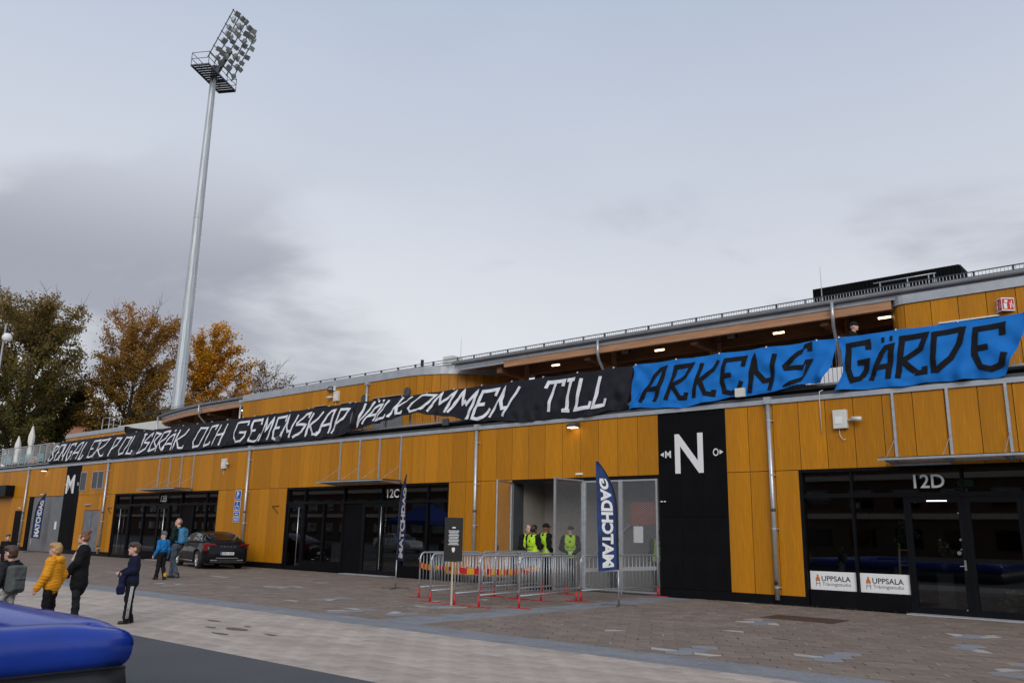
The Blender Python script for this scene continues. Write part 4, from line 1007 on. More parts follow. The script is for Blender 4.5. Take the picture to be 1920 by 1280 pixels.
# ================================================================== TREES
def leaf_mat(name, c1, c2, c3, top=None, z0=9.0, z1=24.0):
    m = bpy.data.materials.new(name); m.use_nodes = True; n = m.node_tree.nodes; l = m.node_tree.links; p = n['Principled BSDF']
    p.inputs['Roughness'].default_value = 0.7; p.inputs['Specular IOR Level'].default_value = 0.2
    g_ = n.new('ShaderNodeNewGeometry'); rp = n.new('ShaderNodeValToRGB'); l.new(g_.outputs['Random Per Island'], rp.inputs[0])
    c = rp.color_ramp; c.elements[0].color = (*c1, 1); c.elements[1].color = (*c3, 1); e_ = c.elements.new(0.5); e_.color = (*c2, 1)
    t = n.new('ShaderNodeTexCoord'); nz = n.new('ShaderNodeTexNoise'); nz.inputs['Scale'].default_value = 0.35; nz.inputs['Detail'].default_value = 2; l.new(t.outputs['Object'], nz.inputs[0])
    mr = n.new('ShaderNodeMapRange'); mr.inputs[1].default_value = 0.35; mr.inputs[2].default_value = 0.65; mr.inputs[3].default_value = 0.65; mr.inputs[4].default_value = 1.35
    l.new(nz.outputs[0], mr.inputs[0]); hv = n.new('ShaderNodeHueSaturation'); l.new(mr.outputs[0], hv.inputs['Value']); l.new(rp.outputs[0], hv.inputs['Color'])
    col_out = hv.outputs[0]
    if top:      # autumn colour that starts at the crown's top
        sp = n.new('ShaderNodeSeparateXYZ'); l.new(t.outputs['Object'], sp.inputs[0]); ad = n.new('ShaderNodeMath'); ad.operation = 'MULTIPLY_ADD'; ad.inputs[1].default_value = 9.0; l.new(nz.outputs[0], ad.inputs[0]); l.new(sp.outputs[2], ad.inputs[2])
        m2 = n.new('ShaderNodeMapRange'); m2.inputs[1].default_value = z0+4.5; m2.inputs[2].default_value = z1+4.5; m2.inputs[4].default_value = 0.85; l.new(ad.outputs[0], m2.inputs[0])
        mm = n.new('ShaderNodeMixRGB'); l.new(m2.outputs[0], mm.inputs[0]); l.new(hv.outputs[0], mm.inputs[1]); mm.inputs[2].default_value = (*top, 1); col_out = mm.outputs[0]
    l.new(col_out, p.inputs['Base Color'])
    tr = n.new('ShaderNodeBsdfTranslucent'); l.new(col_out, tr.inputs[0]); mx_ = n.new('ShaderNodeMixShader'); mx_.inputs[0].default_value = 0.45
    l.new(p.outputs[0], mx_.inputs[1]); l.new(tr.outputs[0], mx_.inputs[2]); l.new(mx_.outputs[0], n['Material Output'].inputs[0])
    return m
M_bark = mat('tree_bark', (0.030, 0.024, 0.019), 0.9, var=0.3, vscale=4, stretch=(3, 3, 0.6))
def tree(label, base, H, rx, crown_z0, leafm, nleaf, seed, leaf=0.30, trunk_r=0.42, ntrunk=1, group='trees behind the stadium', nlimb=26, name='broadleaf_tree', clump=1.0):
    q = random.Random(seed); nq = np.random.default_rng(seed)
    t = thing(name, label, 'tree', base, 0, group)
    bx_, by_ = base[0], base[1]; b = MB(); tips = []
    cz = (H+crown_z0)/2; rz_ = (H-crown_z0)/2
    def inside(p, k=1.0):
        zz = (p.z-cz)/rz_
        prof = max(0.0, 1-abs(zz)**2.4)**0.5 if zz > 0 else max(0.0, 1-abs(zz)**5)**0.5
        rr_ = rx*prof*k*(0.82+0.30*math.sin(3*math.atan2(p.y-by_, p.x-bx_)+seed)+0.14*math.sin(p.z*1.1+seed*2))
        return math.hypot(p.x-bx_, p.y-by_) < rr_
    for tk in range(ntrunk):
        a = q.uniform(0, 6.28); sp = 0.0 if ntrunk == 1 else 0.5
        ox, oy = sp*math.cos(a+tk*2.1), sp*math.sin(a+tk*2.1)
        top = Vector((bx_+ox*3.5+q.uniform(-.6, .6), by_+oy*3.5+q.uniform(-.6, .6), H*0.86))
        n_ = 9; tp = []
        for i in range(n_+1):
            f = i/n_; tp.append(Vector((bx_+ox, by_+oy, 0)).lerp(top, f)+Vector((q.uniform(-1, 1), q.uniform(-1, 1), 0))*0.25*f)
        rs = [trunk_r*(1-0.93*(i/n_)) for i in range(n_+1)]; b.tube(tp, rs, 7)
        for k in range(nlimb):
            f = 0.25+0.72*(k+q.random())/nlimb; i = min(n_-1, int(f*n_)); st = tp[i].lerp(tp[i+1], f*n_-i)
            ang = k*2.399+q.uniform(-.4, .4); el_ = R(q.uniform(22, 60)); ln = rx*q.uniform(0.75, 1.25)*(1.05-0.45*f)
            if st.z < crown_z0*0.75: continue
            d = Vector((math.cos(ang)*math.cos(el_), math.sin(ang)*math.cos(el_), math.sin(el_)))
            pts = [st]; r0_ = max(0.03, trunk_r*(1-f)*0.5)
            for s_ in range(6):
                d = (d+Vector((q.uniform(-.25, .25), q.uniform(-.25, .25), q.uniform(-.08, .2)))).normalized(); nx_ = pts[-1]+d*ln/6
                pts.append(nx_)
                if s_ >= 1:
                    for u in range(3):
                        d2 = (d+Vector((q.uniform(-1, 1), q.uniform(-1, 1), q.uniform(-.5, .8)))).normalized(); l2 = ln*q.uniform(0.18, 0.38)
                        e1 = nx_+d2*l2*0.5+Vector((0, 0, q.uniform(-.1, .2))); e2 = nx_+d2*l2
                        b.tube([nx_, e1, e2], [r0_*0.32+0.006, r0_*0.2+0.005, 0.006], 4, cap=False); tips += [e1, e2, e1.lerp(e2, .5), nx_]
            b.tube(pts, [r0_*(1-0.85*i/6)+0.006 for i in range(7)], 5, cap=False)
    tk_ = b.build('trunk', M_bark, t, smooth=True, fix=False)
    tips = [p for p in tips if p.z > crown_z0*0.9 and inside(p, 1.12)]
    q.shuffle(tips); tips = tips[:max(40, int(len(tips)*clump))]
    C_ = np.array([p[:] for p in tips]); idx_ = nq.integers(0, len(C_), nleaf)
    P_ = C_[idx_]+nq.normal(0, 1, (nleaf, 3))*np.array([0.27, 0.27, 0.20])
    a_ = nq.normal(0, 1, (nleaf, 3)); a_ /= np.linalg.norm(a_, axis=1)[:, None]; c_ = nq.normal(0, 1, (nleaf, 3)); c_ = np.cross(a_, c_); c_ /= np.linalg.norm(c_, axis=1)[:, None]
    sz = nq.uniform(0.6, 1.25, (nleaf, 1))*leaf*0.5
    V = np.stack([P_-a_*sz, P_+c_*sz*0.62, P_+a_*sz, P_-c_*sz*0.62], 1).reshape(-1, 3); F = np.arange(nleaf*4).reshape(-1, 4)
    o = obj('crown', np_mesh('crown', V, F, False), leafm, t)
    return t
LM1 = leaf_mat('leaves_dark_green', (0.060, 0.070, 0.018), (0.125, 0.120, 0.030), (0.23, 0.155, 0.042), (0.31, 0.20, 0.065), 11, 26)
LM2 = leaf_mat('leaves_olive_rust', (0.125, 0.112, 0.022), (0.28, 0.185, 0.032), (0.42, 0.22, 0.038), (0.44, 0.21, 0.052), 10, 25)
LM3 = leaf_mat('leaves_orange', (0.24, 0.15, 0.018), (0.60, 0.26, 0.014), (0.74, 0.36, 0.020))
LM4 = leaf_mat('leaves_brown', (0.11, 0.08, 0.03), (0.24, 0.13, 0.034), (0.36, 0.20, 0.06))
tree('tall dark green tree at the left edge, behind the terrace parasols', (-86.6, 8.0, 0), 24.4, 8.2, 3.0, LM1, 50000, 11, 0.25, nlimb=44)
tree('olive and rust coloured tree just left of the floodlight mast', (-87.6, 18.5, 0), 25.0, 7.4, 3.0, LM2, 42000, 23, 0.25, nlimb=44)
tree('bright orange autumn tree just right of the floodlight mast', (-87.4, 27.7, 0), 25.6, 6.2, 5.0, LM3, 27000, 31, 0.28, nlimb=36)
tree('sparse brown tree showing over the roof, right of the orange tree', (-92.5, 37.6, 0), 24.6, 5.0, 6.5, LM4, 8000, 44, 0.24, 0.25, 2, nlimb=20)
tree('dark bushy tree low behind the terrace, between the two big trees', (-94.0, 14.6, 0), 17.0, 5.2, 2.5, LM1, 20000, 52, 0.36)
tree('dark olive tree at the far left edge, behind the parasols', (-93.0, 1.0, 0), 17.5, 5.2, 3.0, LM1, 17000, 63, 0.38)
tree('low rust-tinged tree under the orange tree, behind the roof', (-95.0, 26.0, 0), 14.5, 4.6, 3.0, LM2, 12000, 75, 0.36)

# pinkish house far behind the trees
M_pink = mat('pink_render', (0.52, 0.25, 0.15), 0.8, var=0.08); M_tile = mat('roof_tile_red', (0.22, 0.07, 0.045), 0.8, var=0.15)
hs = thing('distant_house', 'pinkish rendered house glimpsed between the trees on the left', 'house', (-118, 27, 0))
bx('wall', -124, -112, 21, 31, 0, 14.2, M_pink, hs)
MB().prism([(20.4, 14.21), (31.6, 14.21), (26, 15.6)], -124.5, -111.5, 'x').build('roof', M_tile, hs)
for y in (22.5, 24.7, 26.9, 29.1):
    for z in (8.0, 11.2): bx('window', -111.99, -111.9, y, y+1.0, z, z+1.6, M_carglass, hs)
# white lamp on a thin pole at the left edge
sl_ = thing('street_lamp', 'white round lamp head on a thin pole at the left edge of the picture', 'street lamp', (-67.2, -0.2, 0))
MB().tube([(-67.2, -0.2, 0), (-67.0, -0.2, 15.9)], [0.10, 0.05], 10).build('pole', M_galv, sl_, smooth=True)
MB().lathe([(0.02, 0.32), (0.20, 0.28), (0.33, 0.08), (0.33, -0.12), (0.22, -0.30), (0.02, -0.34)], (-66.55, -0.15, 14.85), 14).build('lamp_head', M_white, sl_, smooth=True)
MB().tube([(-67.0, -0.2, 15.0), (-66.6, -0.15, 15.15)], 0.035, 8).build('bracket', M_galv, sl_)

# ================================================================== TERRACE FURNITURE
M_canvas = mat('parasol_canvas', (0.68, 0.66, 0.60), 0.85, var=0.06)
M_turq = mat('turquoise_chair', (0.03, 0.30, 0.36), 0.5)
def parasol(label, x, y, H):
    p = thing('parasol', label, 'parasol', (x, y, 5.45), 0, 'closed parasols on the terrace')
    MB().tube([(x, y, 5.45), (x, y, 5.45+H)], 0.025, 8).build('pole', M_galv, p, smooth=True)
    prof = [(0.08, 0.9), (0.22, 1.0), (0.13, 1.35), (0.10, 1.7), (0.19, 2.05), (0.18, 2.5), (0.09, 2.95), (0.03, 3.23)]
    P = []
    for r_, z in prof:
        P.append([(x+r_*(1+0.25*math.cos(4*a))*math.cos(a), y+r_*(1+0.25*math.cos(4*a))*math.sin(a), 5.45+z*H/3.2) for a in [2*math.pi*k/20 for k in range(20)]])
    MB().grid(P, close_v=True).build('canopy', M_canvas, p, smooth=True, fix=False)
    MB().lathe([(0.28, 0), (0.28, 0.06), (0.05, 0.1)], (x, y, 5.45), 12).build('base', M_darkgrey, p)
parasol('closed white parasol on the terrace, the taller and nearer one', -66.3, 2.4, 3.15)
parasol('closed white parasol on the terrace, the smaller one further left', -72.3, 3.6, 2.9)
def chair_proto():
    c = thing('terrace_chair', '', 'chair', (0, 0, 0), 0, 'turquoise chairs on the terrace')
    smb = MB(); smb.box(-0.22, 0.22, -0.21, 0.21, 0.43, 0.46); smb.build('seat', M_turq, c, local=True, bevel=0.01)
    bb_ = MB()
    for k in range(4): bb_.box(-0.22, 0.22, 0.20, 0.225, 0.55+k*0.09, 0.61+k*0.09)
    bb_.build('backrest', M_turq, c, local=True)
    for sx_ in (-1, 1):
        for sy in (-1, 1): MB().tube([(sx_*0.2, sy*0.19, 0), (sx_*0.2, sy*0.2, 0.43 if sy < 0 else 0.92)], 0.013, 6).build('leg', M_turq, c, local=True)
    return c
cp = chair_proto()
spots = [(-74.6, 1.5, 0.3), (-72.6, 1.8, 2.0), (-70.4, 1.3, 3.4), (-68.4, 1.7, 1.2), (-67.0, 1.2, 5.0), (-65.2, 1.6, 2.6), (-63.6, 1.2, 0.5), (-62.0, 1.7, 3.9)]
words = ['eighth', 'seventh', 'sixth', 'fifth', 'fourth', 'third', 'second', 'first']
for k, (x, y, a) in enumerate(spots):
    c = cp if k == 0 else copy_tree(cp); c.location = (x, y, 5.45); c.rotation_euler = (0, 0, a)
    c['label'] = 'turquoise terrace chair behind the glass balustrade, %s counting left from the black banner' % words[k]
for k, (x, y, n_) in enumerate(((-69.4, 1.5, 'left'), (-64.4, 1.4, 'right'))):
    t = thing('terrace_table', 'small turquoise terrace table behind the glass, the %s one of two' % n_, 'table', (x, y, 5.45), 0, 'terrace tables')
    bx('table_top', x-0.38, x+0.38, y-0.35, y+0.35, 6.15, 6.18, M_turq, t); MB().tube([(x, y, 5.45), (x, y, 6.15)], 0.03, 8).build('leg', M_turq, t); bx('base', x-0.2, x+0.2, y-0.2, y+0.2, 5.452, 5.47, M_darkgrey, t)

# ================================================================== LIGHTS, CAMERAS AND SIGNS ON THE WALLS
M_lampon = mat('lamp_lit', (0.9, 0.85, 0.75), 0.4, emit=((1.0, 0.72, 0.36), 5.0))
def wall_lamp(label, x, z, lit=True):
    l_ = thing('wall_lamp', label, 'lamp', (x, 0, z), 0, 'lamps on the ground floor wall')
    MB().prism([(-0.02, z+0.10), (-0.12, z+0.10), (-0.30, z+0.02), (-0.30, z-0.04), (-0.02, z-0.06)], x-0.16, x+0.16, 'x').build('housing', M_darkgrey, l_)
    bx('lit_glass', x-0.13, x+0.13, -0.27, -0.06, z-0.075, z-0.058, M_lampon, l_)
wall_lamp('lit dark wall lamp under the flashing left of the N panel', -15.34, 4.90); wall_lamp('lit dark wall lamp under the flashing above the roller door', -56.2, 4.92)
for k, (x, z, w_) in enumerate(((-15.2, 3.42, 'above the mesh gate'), (-56.4, 3.43, 'above the roller door'), (-59.7, 2.62, 'above the black side door'))):
    e_ = bx('emergency_light', x-0.13, x+0.13, -0.05, -0.001, z-0.03, z+0.03, M_white, bevel=0.008); tag(e_, 'small white emergency light strip '+w_, 'light', 'emergency light strips')
e_ = bx('lamp_bar', -49.95, -49.2, -0.10, -0.001, 2.72, 2.79, M_galv, bevel=0.01); tag(e_, 'grey lamp bar over the double steel door', 'lamp')
# luminaires under the timber eaves
lit_x = [(-18.9, 'leftmost of four in the right recess, above TILL'), (-14.4, 'second from the left, above the ARKENS banner'), (-10.15, 'third from the left, above the end of ARKENS'), (-7.0, 'rightmost, beside the curved ochre volume'), (-40.3, 'under the left roof end above OCH')]
for x, w_ in lit_x:
    l_ = thing('eaves_lamp', 'lit batten lamp under the timber eaves, '+w_, 'lamp', (x, 3.6, 7.8), 0, 'lamps under the eaves')
    bx('housing', x-0.20, x+0.20, 3.5, 3.6, 7.86, 7.90, M_galv, l_); MB().tube([(x-0.17, 3.55, 7.835), (x+0.17, 3.55, 7.835)], 0.028, 8).build('tube', M_lampon, l_, smooth=True)
    MB().tube([(x, 3.55, 7.92), (x, 3.55, 8.14)], 0.012, 6).build('stem', M_darkgrey, l_)
for x, w_ in ((-15.75, 'above the black and blue banner joint'), (-11.7, 'above the ARKENS banner')):
    l_ = thing('spotlight', 'unlit square floodlight hanging under the timber eaves '+w_, 'spotlight', (x, 3.5, 7.9), 0, 'spotlights under the eaves')
    MB().box(x-0.12, x+0.12, 3.42, 3.52, 7.88, 8.02).build('housing', M_galv, l_); MB().box(x-0.16, x+0.16, 3.53, 3.6, 7.9, 8.13).build('bracket', M_blackmet, l_)
bq = bx('brick_red_cover', -12.72, -12.25, 3.9, 3.96, 7.88, 8.02, M_redboard); tag(bq, 'small brick-red plate under the eaves between two spotlights', 'plate')
def camera_box(label, x, z, y=0.0, mirror=1):
    c = thing('antenna_box', label, 'equipment box', (x, y, z), 0, 'white boxes on the facades')
    bx('cabinet', x-0.17, x+0.17, y-0.12, y-0.001, z-0.24, z+0.22, M_whitebox, c, bevel=0.012)
    bx('cover_plate', x-0.12, x+0.06, y-0.128, y-0.1205, z-0.12, z+0.05, M_white, c)
    b = MB(); b.tube([(x+0.17*mirror, y-0.06, z-0.05), (x+0.38*mirror, y-0.10, z-0.02)], 0.022, 8); b.build('arm', M_whitebox, c, smooth=True)
    b = MB(); b.tube([(x+0.30*mirror, y-0.12, z-0.02), (x+0.54*mirror, y-0.2, z-0.05)], 0.055, 10); b.build('camera_head', M_whitebox, c, smooth=True)
    b = MB(); b.tube([(x-0.05, y-0.05, z-0.24), (x-0.04, y-0.05, z-0.40), (x+0.03, y-0.05, z-0.52), (x+0.1, y-0.05, z-0.50)], 0.008, 6); b.build('cable', M_whitebox, c, smooth=True)
camera_box('white cabinet with a camera arm on the wall above 12D', -7.2, 4.52); camera_box('white cabinet with a camera on the ochre wall above the parking signs', -35.5, 4.53)
camera_box('white cabinet under the WC sign on the upper storey', -30.65, 7.58, YF, -1)
M_black2 = mat('sign_black', (0.01, 0.01, 0.01), 0.4)
wc = bx('wc_sign', -31.25, -30.82, YF-0.14, YF-0.10, 7.84, 8.05, M_black2); tag(wc, 'small black WC sign on the upper ochre volume', 'sign')
wall_text('lettering', 'WC', -31.035, 7.945, 0.12, M_txt, wc, y=YF-0.145, bold=0.01)
bx('side_face', -30.818, -30.79, YF-0.14, YF-0.02, 7.84, 8.05, M_white, wc)
cb_ = MB().tube([(-7.60, -0.02, 5.28), (-7.66, -0.09, 5.25), (-7.69, -0.06, 5.1), (-7.69, -0.03, 4.2)], 0.012, 6).build('hanging_cable', M_whitebox, smooth=True); tag(cb_, 'thin pale cable hooked over the flashing between the blue banners', 'cable')
# parking signs
M_pblue = mat('sign_blue', (0.006, 0.09, 0.40), 0.4)
def psign(label, z0, z1, marks):
    s = thing('parking_sign', label, 'sign', (-34.12, -0.02, z0), 0, 'blue parking signs on the wall')
    bx('border', -34.37, -33.87, -0.03, -0.02, z0, z1, M_txt, s); bx('face', -34.345, -33.895, -0.036, -0.0301, z0+0.025, z1-0.025, M_pblue, s); marks(s)
psign('blue parking sign with a white P, topmost on the ochre wall', 2.88, 3.28, lambda s: wall_text('letter', 'P', -34.12, 3.08, 0.27, M_txt, s, y=-0.04, bold=0.02))
def wch(s):
    b = MB(); y = -0.04
    b.add([(-34.12+0.035*math.cos(a), y, 2.735+0.035*math.sin(a)) for a in [k*math.pi/4 for k in range(8)]], [tuple(range(8))])
    Lp, Rp = ribbon([(-34.13, 2.69), (-34.12, 2.57), (-34.02, 2.57), (-33.97, 2.47)], 0.035); k = len(Lp); b.add([(p.x, y, p.y) for p in Lp]+[(p.x, y, p.y) for p in Rp], [(i, k+i, k+i+1, i+1) for i in range(k-1)])
    Lp, Rp = ribbon([(-34.15+0.10*math.cos(a), 2.52+0.085*math.sin(a)) for a in [R(100+k*25) for k in range(10)]], 0.03); k = len(Lp); b.add([(p.x, y-0.001, p.y) for p in Lp]+[(p.x, y-0.001, p.y) for p in Rp], [(i, k+i, k+i+1, i+1) for i in range(k-1)])
    b.build('wheelchair_mark', M_txt, s, fix=False)
psign('blue sign with a white wheelchair symbol under the P sign', 2.39, 2.81, wch)
psign('small dark blue sign with one line, third of the column', 2.13, 2.34, lambda s: bx('line', -34.25, -33.99, -0.041, -0.0365, 2.21, 2.25, M_txt, s))
psign('small blue sign with two lines, lowest of the column', 1.88, 2.09, lambda s: (bx('line', -34.30, -33.95, -0.041, -0.0365, 2.0, 2.025, M_txt, s), bx('line', -34.27, -33.97, -0.041, -0.0365, 1.94, 1.965, M_txt, s)))
# red fire sign, folded so that two faces show
M_red = mat('sign_red', (0.50, 0.012, 0.015), 0.45)
fs_ = thing('fire_sign', 'red and white folded fire extinguisher sign above the GÄRDE banner', 'sign', (-3.9, 2.9, 7.4))
def fire_face(p0, p1):
    p0 = Vector((*p0, 0)); p1 = Vector((*p1, 0)); d = p1-p0; n_ = Vector((d.y, -d.x, 0)).normalized()
    def Q(a, z, o): v = p0+d*a+n_*o; return (v.x, v.y, z)
    def quad(a0, a1, z0, z1, o, m, nm): MB().add([Q(a0, z0, o), Q(a1, z0, o), Q(a1, z1, o), Q(a0, z1, o)], [(0, 1, 2, 3)]).build(nm, m, fs_, fix=False)
    quad(0, 1, 7.28, 7.62, 0.0, M_txt, 'white_border'); quad(0.05, 0.95, 7.31, 7.59, 0.003, M_red, 'red_face')
    quad(0.16, 0.40, 7.33, 7.48, 0.006, M_txt, 'bottle_mark'); quad(0.22, 0.46, 7.50, 7.56, 0.006, M_txt, 'hose_mark'); quad(0.62, 0.68, 7.34, 7.50, 0.006, M_txt, 'flame_mark'); quad(0.74, 0.80, 7.37, 7.55, 0.006, M_txt, 'flame_mark'); quad(0.86, 0.90, 7.34, 7.46, 0.006, M_txt, 'flame_mark')
fire_face((-4.02, 2.57), (-3.85, 2.36)); fire_face((-3.85, 2.36), (-3.60, 2.57))
# window signs of the training studio
M_orange = mat('emblem_orange', (0.55, 0.16, 0.02), 0.6); M_ink = mat('print_black', (0.012, 0.012, 0.014), 0.6); M_inkg = mat('print_grey', (0.10, 0.10, 0.11), 0.6)
def studio_sign(label, x0, x1):
    s = bx('window_sign', x0, x1, 0.118, 0.124, 0.415, 0.85, M_white); tag(s, label, 'sign', 'white studio signs in the 12D windows')
    w_ = x1-x0; y = 0.114
    wall_text('lettering', 'UPPSALA', x0+w_*0.56, 0.685, 0.125, M_ink, s, y=y, bold=0.012, width=w_*0.62)
    wall_text('lettering', 'Träningsstudio', x0+w_*0.565, 0.545, 0.105, M_inkg, s, y=y, bold=0.0, width=w_*0.61)
    cx = x0+w_*0.165
    for k, (dx_, dz, r1, r2, m_) in enumerate(((0, 0.745, 0.024, 0.028, M_orange), (0, 0.675, 0.045, 0.055, M_orange), (-0.035, 0.65, 0.02, 0.04, M_orange), (0.035, 0.65, 0.02, 0.04, M_orange))):
        MB().add([(cx+dx_+r1*math.cos(a), y-0.0006*k, dz+r2*math.sin(a)) for a in [i*math.pi/6 for i in range(12)]], [tuple(range(12))]).build('emblem', m_, s, fix=False)
    b = MB()
    for i, pts in enumerate(([(-0.03, 0.61), (-0.045, 0.55), (-0.05, 0.49)], [(0.03, 0.61), (0.04, 0.55), (0.045, 0.49)], [(-0.045, 0.56), (0.06, 0.565)])):
        Lp, Rp = ribbon([(cx+a, c) for a, c in pts], 0.012); k = len(Lp); b.add([(p.x, y-0.0005*i, p.y) for p in Lp]+[(p.x, y-0.0005*i, p.y) for p in Rp], [(j, k+j, k+j+1, j+1) for j in range(k-1)])
    b.build('emblem_legs', M_inkg, s, fix=False)
studio_sign('white UPPSALA Träningsstudio sign in the window next to the ochre boards', -8.26, -7.14); studio_sign('white UPPSALA Träningsstudio sign in the window next to the 12D door', -7.06, -5.94)
# things behind the glass of 12D
M_pot = mat('plant_pot', (0.05, 0.05, 0.05), 0.6); M_pinkf = mat('pink_petals', (0.60, 0.16, 0.18), 0.6); M_whitef = mat('white_petals', (0.5, 0.5, 0.47), 0.6); M_plant = mat('house_plant', (0.03, 0.07, 0.015), 0.6, isl=0.3)
def pot_plant(label, x, y, z, fm, n_, spread, hh):
    p = thing('pot_plant', label, 'plant', (x, y, z))
    MB().lathe([(0.02, 0), (0.10, 0), (0.14, 0.22), (0.12, 0.22)], (x, y, z), 12).build('pot', M_pot, p, smooth=True)
    q = random.Random(int(x*100)); b = MB(); c = MB()
    for k in range(n_):
        a = q.uniform(0, 6.28); r_ = q.uniform(0.03, spread); t_ = Vector((x+r_*math.cos(a), y+r_*math.sin(a), z+0.25+q.uniform(0.3, 1)*hh)); b.tube([(x, y, z+0.2), t_], 0.006, 4)
        for u in range(4):
            e_ = Vector((q.uniform(-.06, .06), q.uniform(-.06, .06), q.uniform(-.12, .02))); b.add([t_+e_, t_+e_+Vector((0.03, 0.01, 0.03)), t_+e_+Vector((0.07, 0, 0.0)), t_+e_+Vector((0.03, -0.01, -0.03))], [(0, 1, 2, 3)])
        if fm and k % 2 == 0: c.lathe([(0.005, 0.03), (0.035, 0.015), (0.04, 0), (0.005, -0.02)], tuple(t_), 7)
    b.build('foliage', M_plant, p, fix=False)
    if fm: c.build('flowers', fm, p, smooth=True, fix=False)
pot_plant('pot of pink flowers behind the right 12D door', -4.05, 0.55, 0.02, M_pinkf, 14, 0.24, 0.32)
pot_plant('pot of white flowers behind the left 12D door', -5.35, 0.8, 0.9, M_whitef, 12, 0.2, 0.5)
pot_plant('green plant behind the window left of the 12D door', -6.25, 1.0, 1.0, None, 22, 0.35, 0.9)
ld = thing('wooden_ladder_shelf', 'pale wooden ladder shelf behind the window left of the 12D door', 'shelf', (-6.2, 0.7, 0))
M_pale = mat('pale_wood', (0.45, 0.38, 0.25), 0.6)
for x in (-6.32, -6.10): MB().bar((x, 0.62, 0.0), (x, 0.82, 1.55), 0.035, 0.05).build('side_rail', M_pale, ld)
for z in (0.35, 0.7, 1.05, 1.4): MB().bar((-6.32, 0.62+z*0.13, z), (-6.10, 0.62+z*0.13, z), 0.05, 0.03).build('rung', M_pale, ld)
bx('stand', -5.5, -5.15, 0.65, 0.95, 0.0, 0.9, M_darkgrey)['label'] = 'dark plinth carrying the white flowers behind the 12D door'
bpy.data.objects['stand']['category'] = 'plinth'
bx('side_cabinet', -6.5, -6.05, 0.9, 1.3, 0.0, 1.0, M_darkgrey); tag(bpy.data.objects['side_cabinet'], 'dark cabinet carrying the green plant behind the 12D window', 'cabinet')
# ================================================================== CROWD BARRIERS
M_bred = mat('barrier_foot_red', (0.48, 0.02, 0.025), 0.5, var=0.1)
def barrier_proto(Lb=2.55, name='crowd_barrier'):
    r_ = thing(name, '', 'barrier', (0, 0, 0), 0, 'steel crowd barriers in front of the gate')
    Hb = 1.10; z0 = 0.26; rad = 0.16; pts = [(0, 0, 0.22), (0, 0, Hb-rad)]
    for k in range(1, 6): a = R(90*k/6); pts.append((rad-rad*math.cos(a), 0, Hb-rad+rad*math.sin(a)))
    pts += [(rad, 0, Hb), (Lb-rad, 0, Hb)]
    for k in range(1, 6): a = R(90*k/6); pts.append((Lb-rad+rad*math.sin(a), 0, Hb-rad+rad*math.cos(a)))
    pts += [(Lb, 0, Hb-rad), (Lb, 0, 0.22)]
    MB().tube(pts, 0.021, 8).build('frame_tube', M_galv, r_, smooth=True, local=True)
    MB().tube([(0, 0, z0), (Lb, 0, z0)], 0.018, 8).build('lower_rail', M_galv, r_, smooth=True, local=True)
    n_ = int(Lb/0.125); bm_ = MB().tube([(0, 0, z0), (0, 0, Hb-0.01)], 0.0075, 6).mesh('bar', True); bm_.materials.append(M_galv)
    for k in range(1, n_):
        o = obj('bar', bm_, None, r_, True, (k*Lb/n_, 0, 0)); 
        if k*Lb/n_ < 0.15 or k*Lb/n_ > Lb-0.15: o.scale = (1, 1, 0.95)
    for x in (0.0, Lb):
        q = MB(); q.tube([(x, 0, 0.005), (x, 0, 0.24)], 0.026, 8); lg = q.build('leg', M_bred, r_, smooth=True, local=True)
        q = MB(); q.box(x-0.025, x+0.025, -0.30, 0.30, 0.003, 0.018); q.build('foot_plate', M_bred, r_, local=True)
    for z in (0.36, 0.95): MB().box(-0.05, -0.018, -0.012, 0.012, z-0.02, z+0.02).build('hook', M_galv, r_, local=True)
    return r_
bp1 = barrier_proto(); first = True
def put_barrier(p0, p1, label, proto=None):
    global first
    L0 = math.dist(p0, p1); r_ = None
    if first: r_ = bp1; first = False
    else: r_ = copy_tree(bp1)
    r_.location = (*p0, 0); r_.rotation_euler = (0, 0, math.atan2(p1[1]-p0[1], p1[0]-p0[0])); r_.scale = (L0/2.55, 1, 1); r_['label'] = label
    return r_
put_barrier((-15.87, -5.89), (-16.12, -3.34), 'steel crowd barrier with red feet, leftmost of the front row')
put_barrier((-14.76, -6.57), (-15.02, -4.04), 'steel crowd barrier in the front row, second from the left, left of the black sign')
put_barrier((-13.80, -6.74), (-14.08, -4.18), 'steel crowd barrier that the black information sign is fixed to')
put_barrier((-13.07, -6.71), (-13.37, -4.13), 'steel crowd barrier in the front row just right of the black sign')
put_barrier((-12.36, -6.17), (-12.74, -3.52), 'steel crowd barrier nearest the middle, rightmost of the lane barriers in front')
put_barrier((-12.70, -3.38), (-12.46, -0.10), 'steel crowd barrier closing the right side, behind the right flag')
put_barrier((-16.16, -3.25), (-16.50, -0.75), 'steel crowd barrier in the back row, closest to the ochre wall')
put_barrier((-15.06, -3.95), (-15.36, -1.60), 'steel crowd barrier in the back row, middle lane before the security guards')
put_barrier((-14.12, -4.08), (-14.40, -1.70), 'steel crowd barrier in the back row, right lane in front of the vested guard')
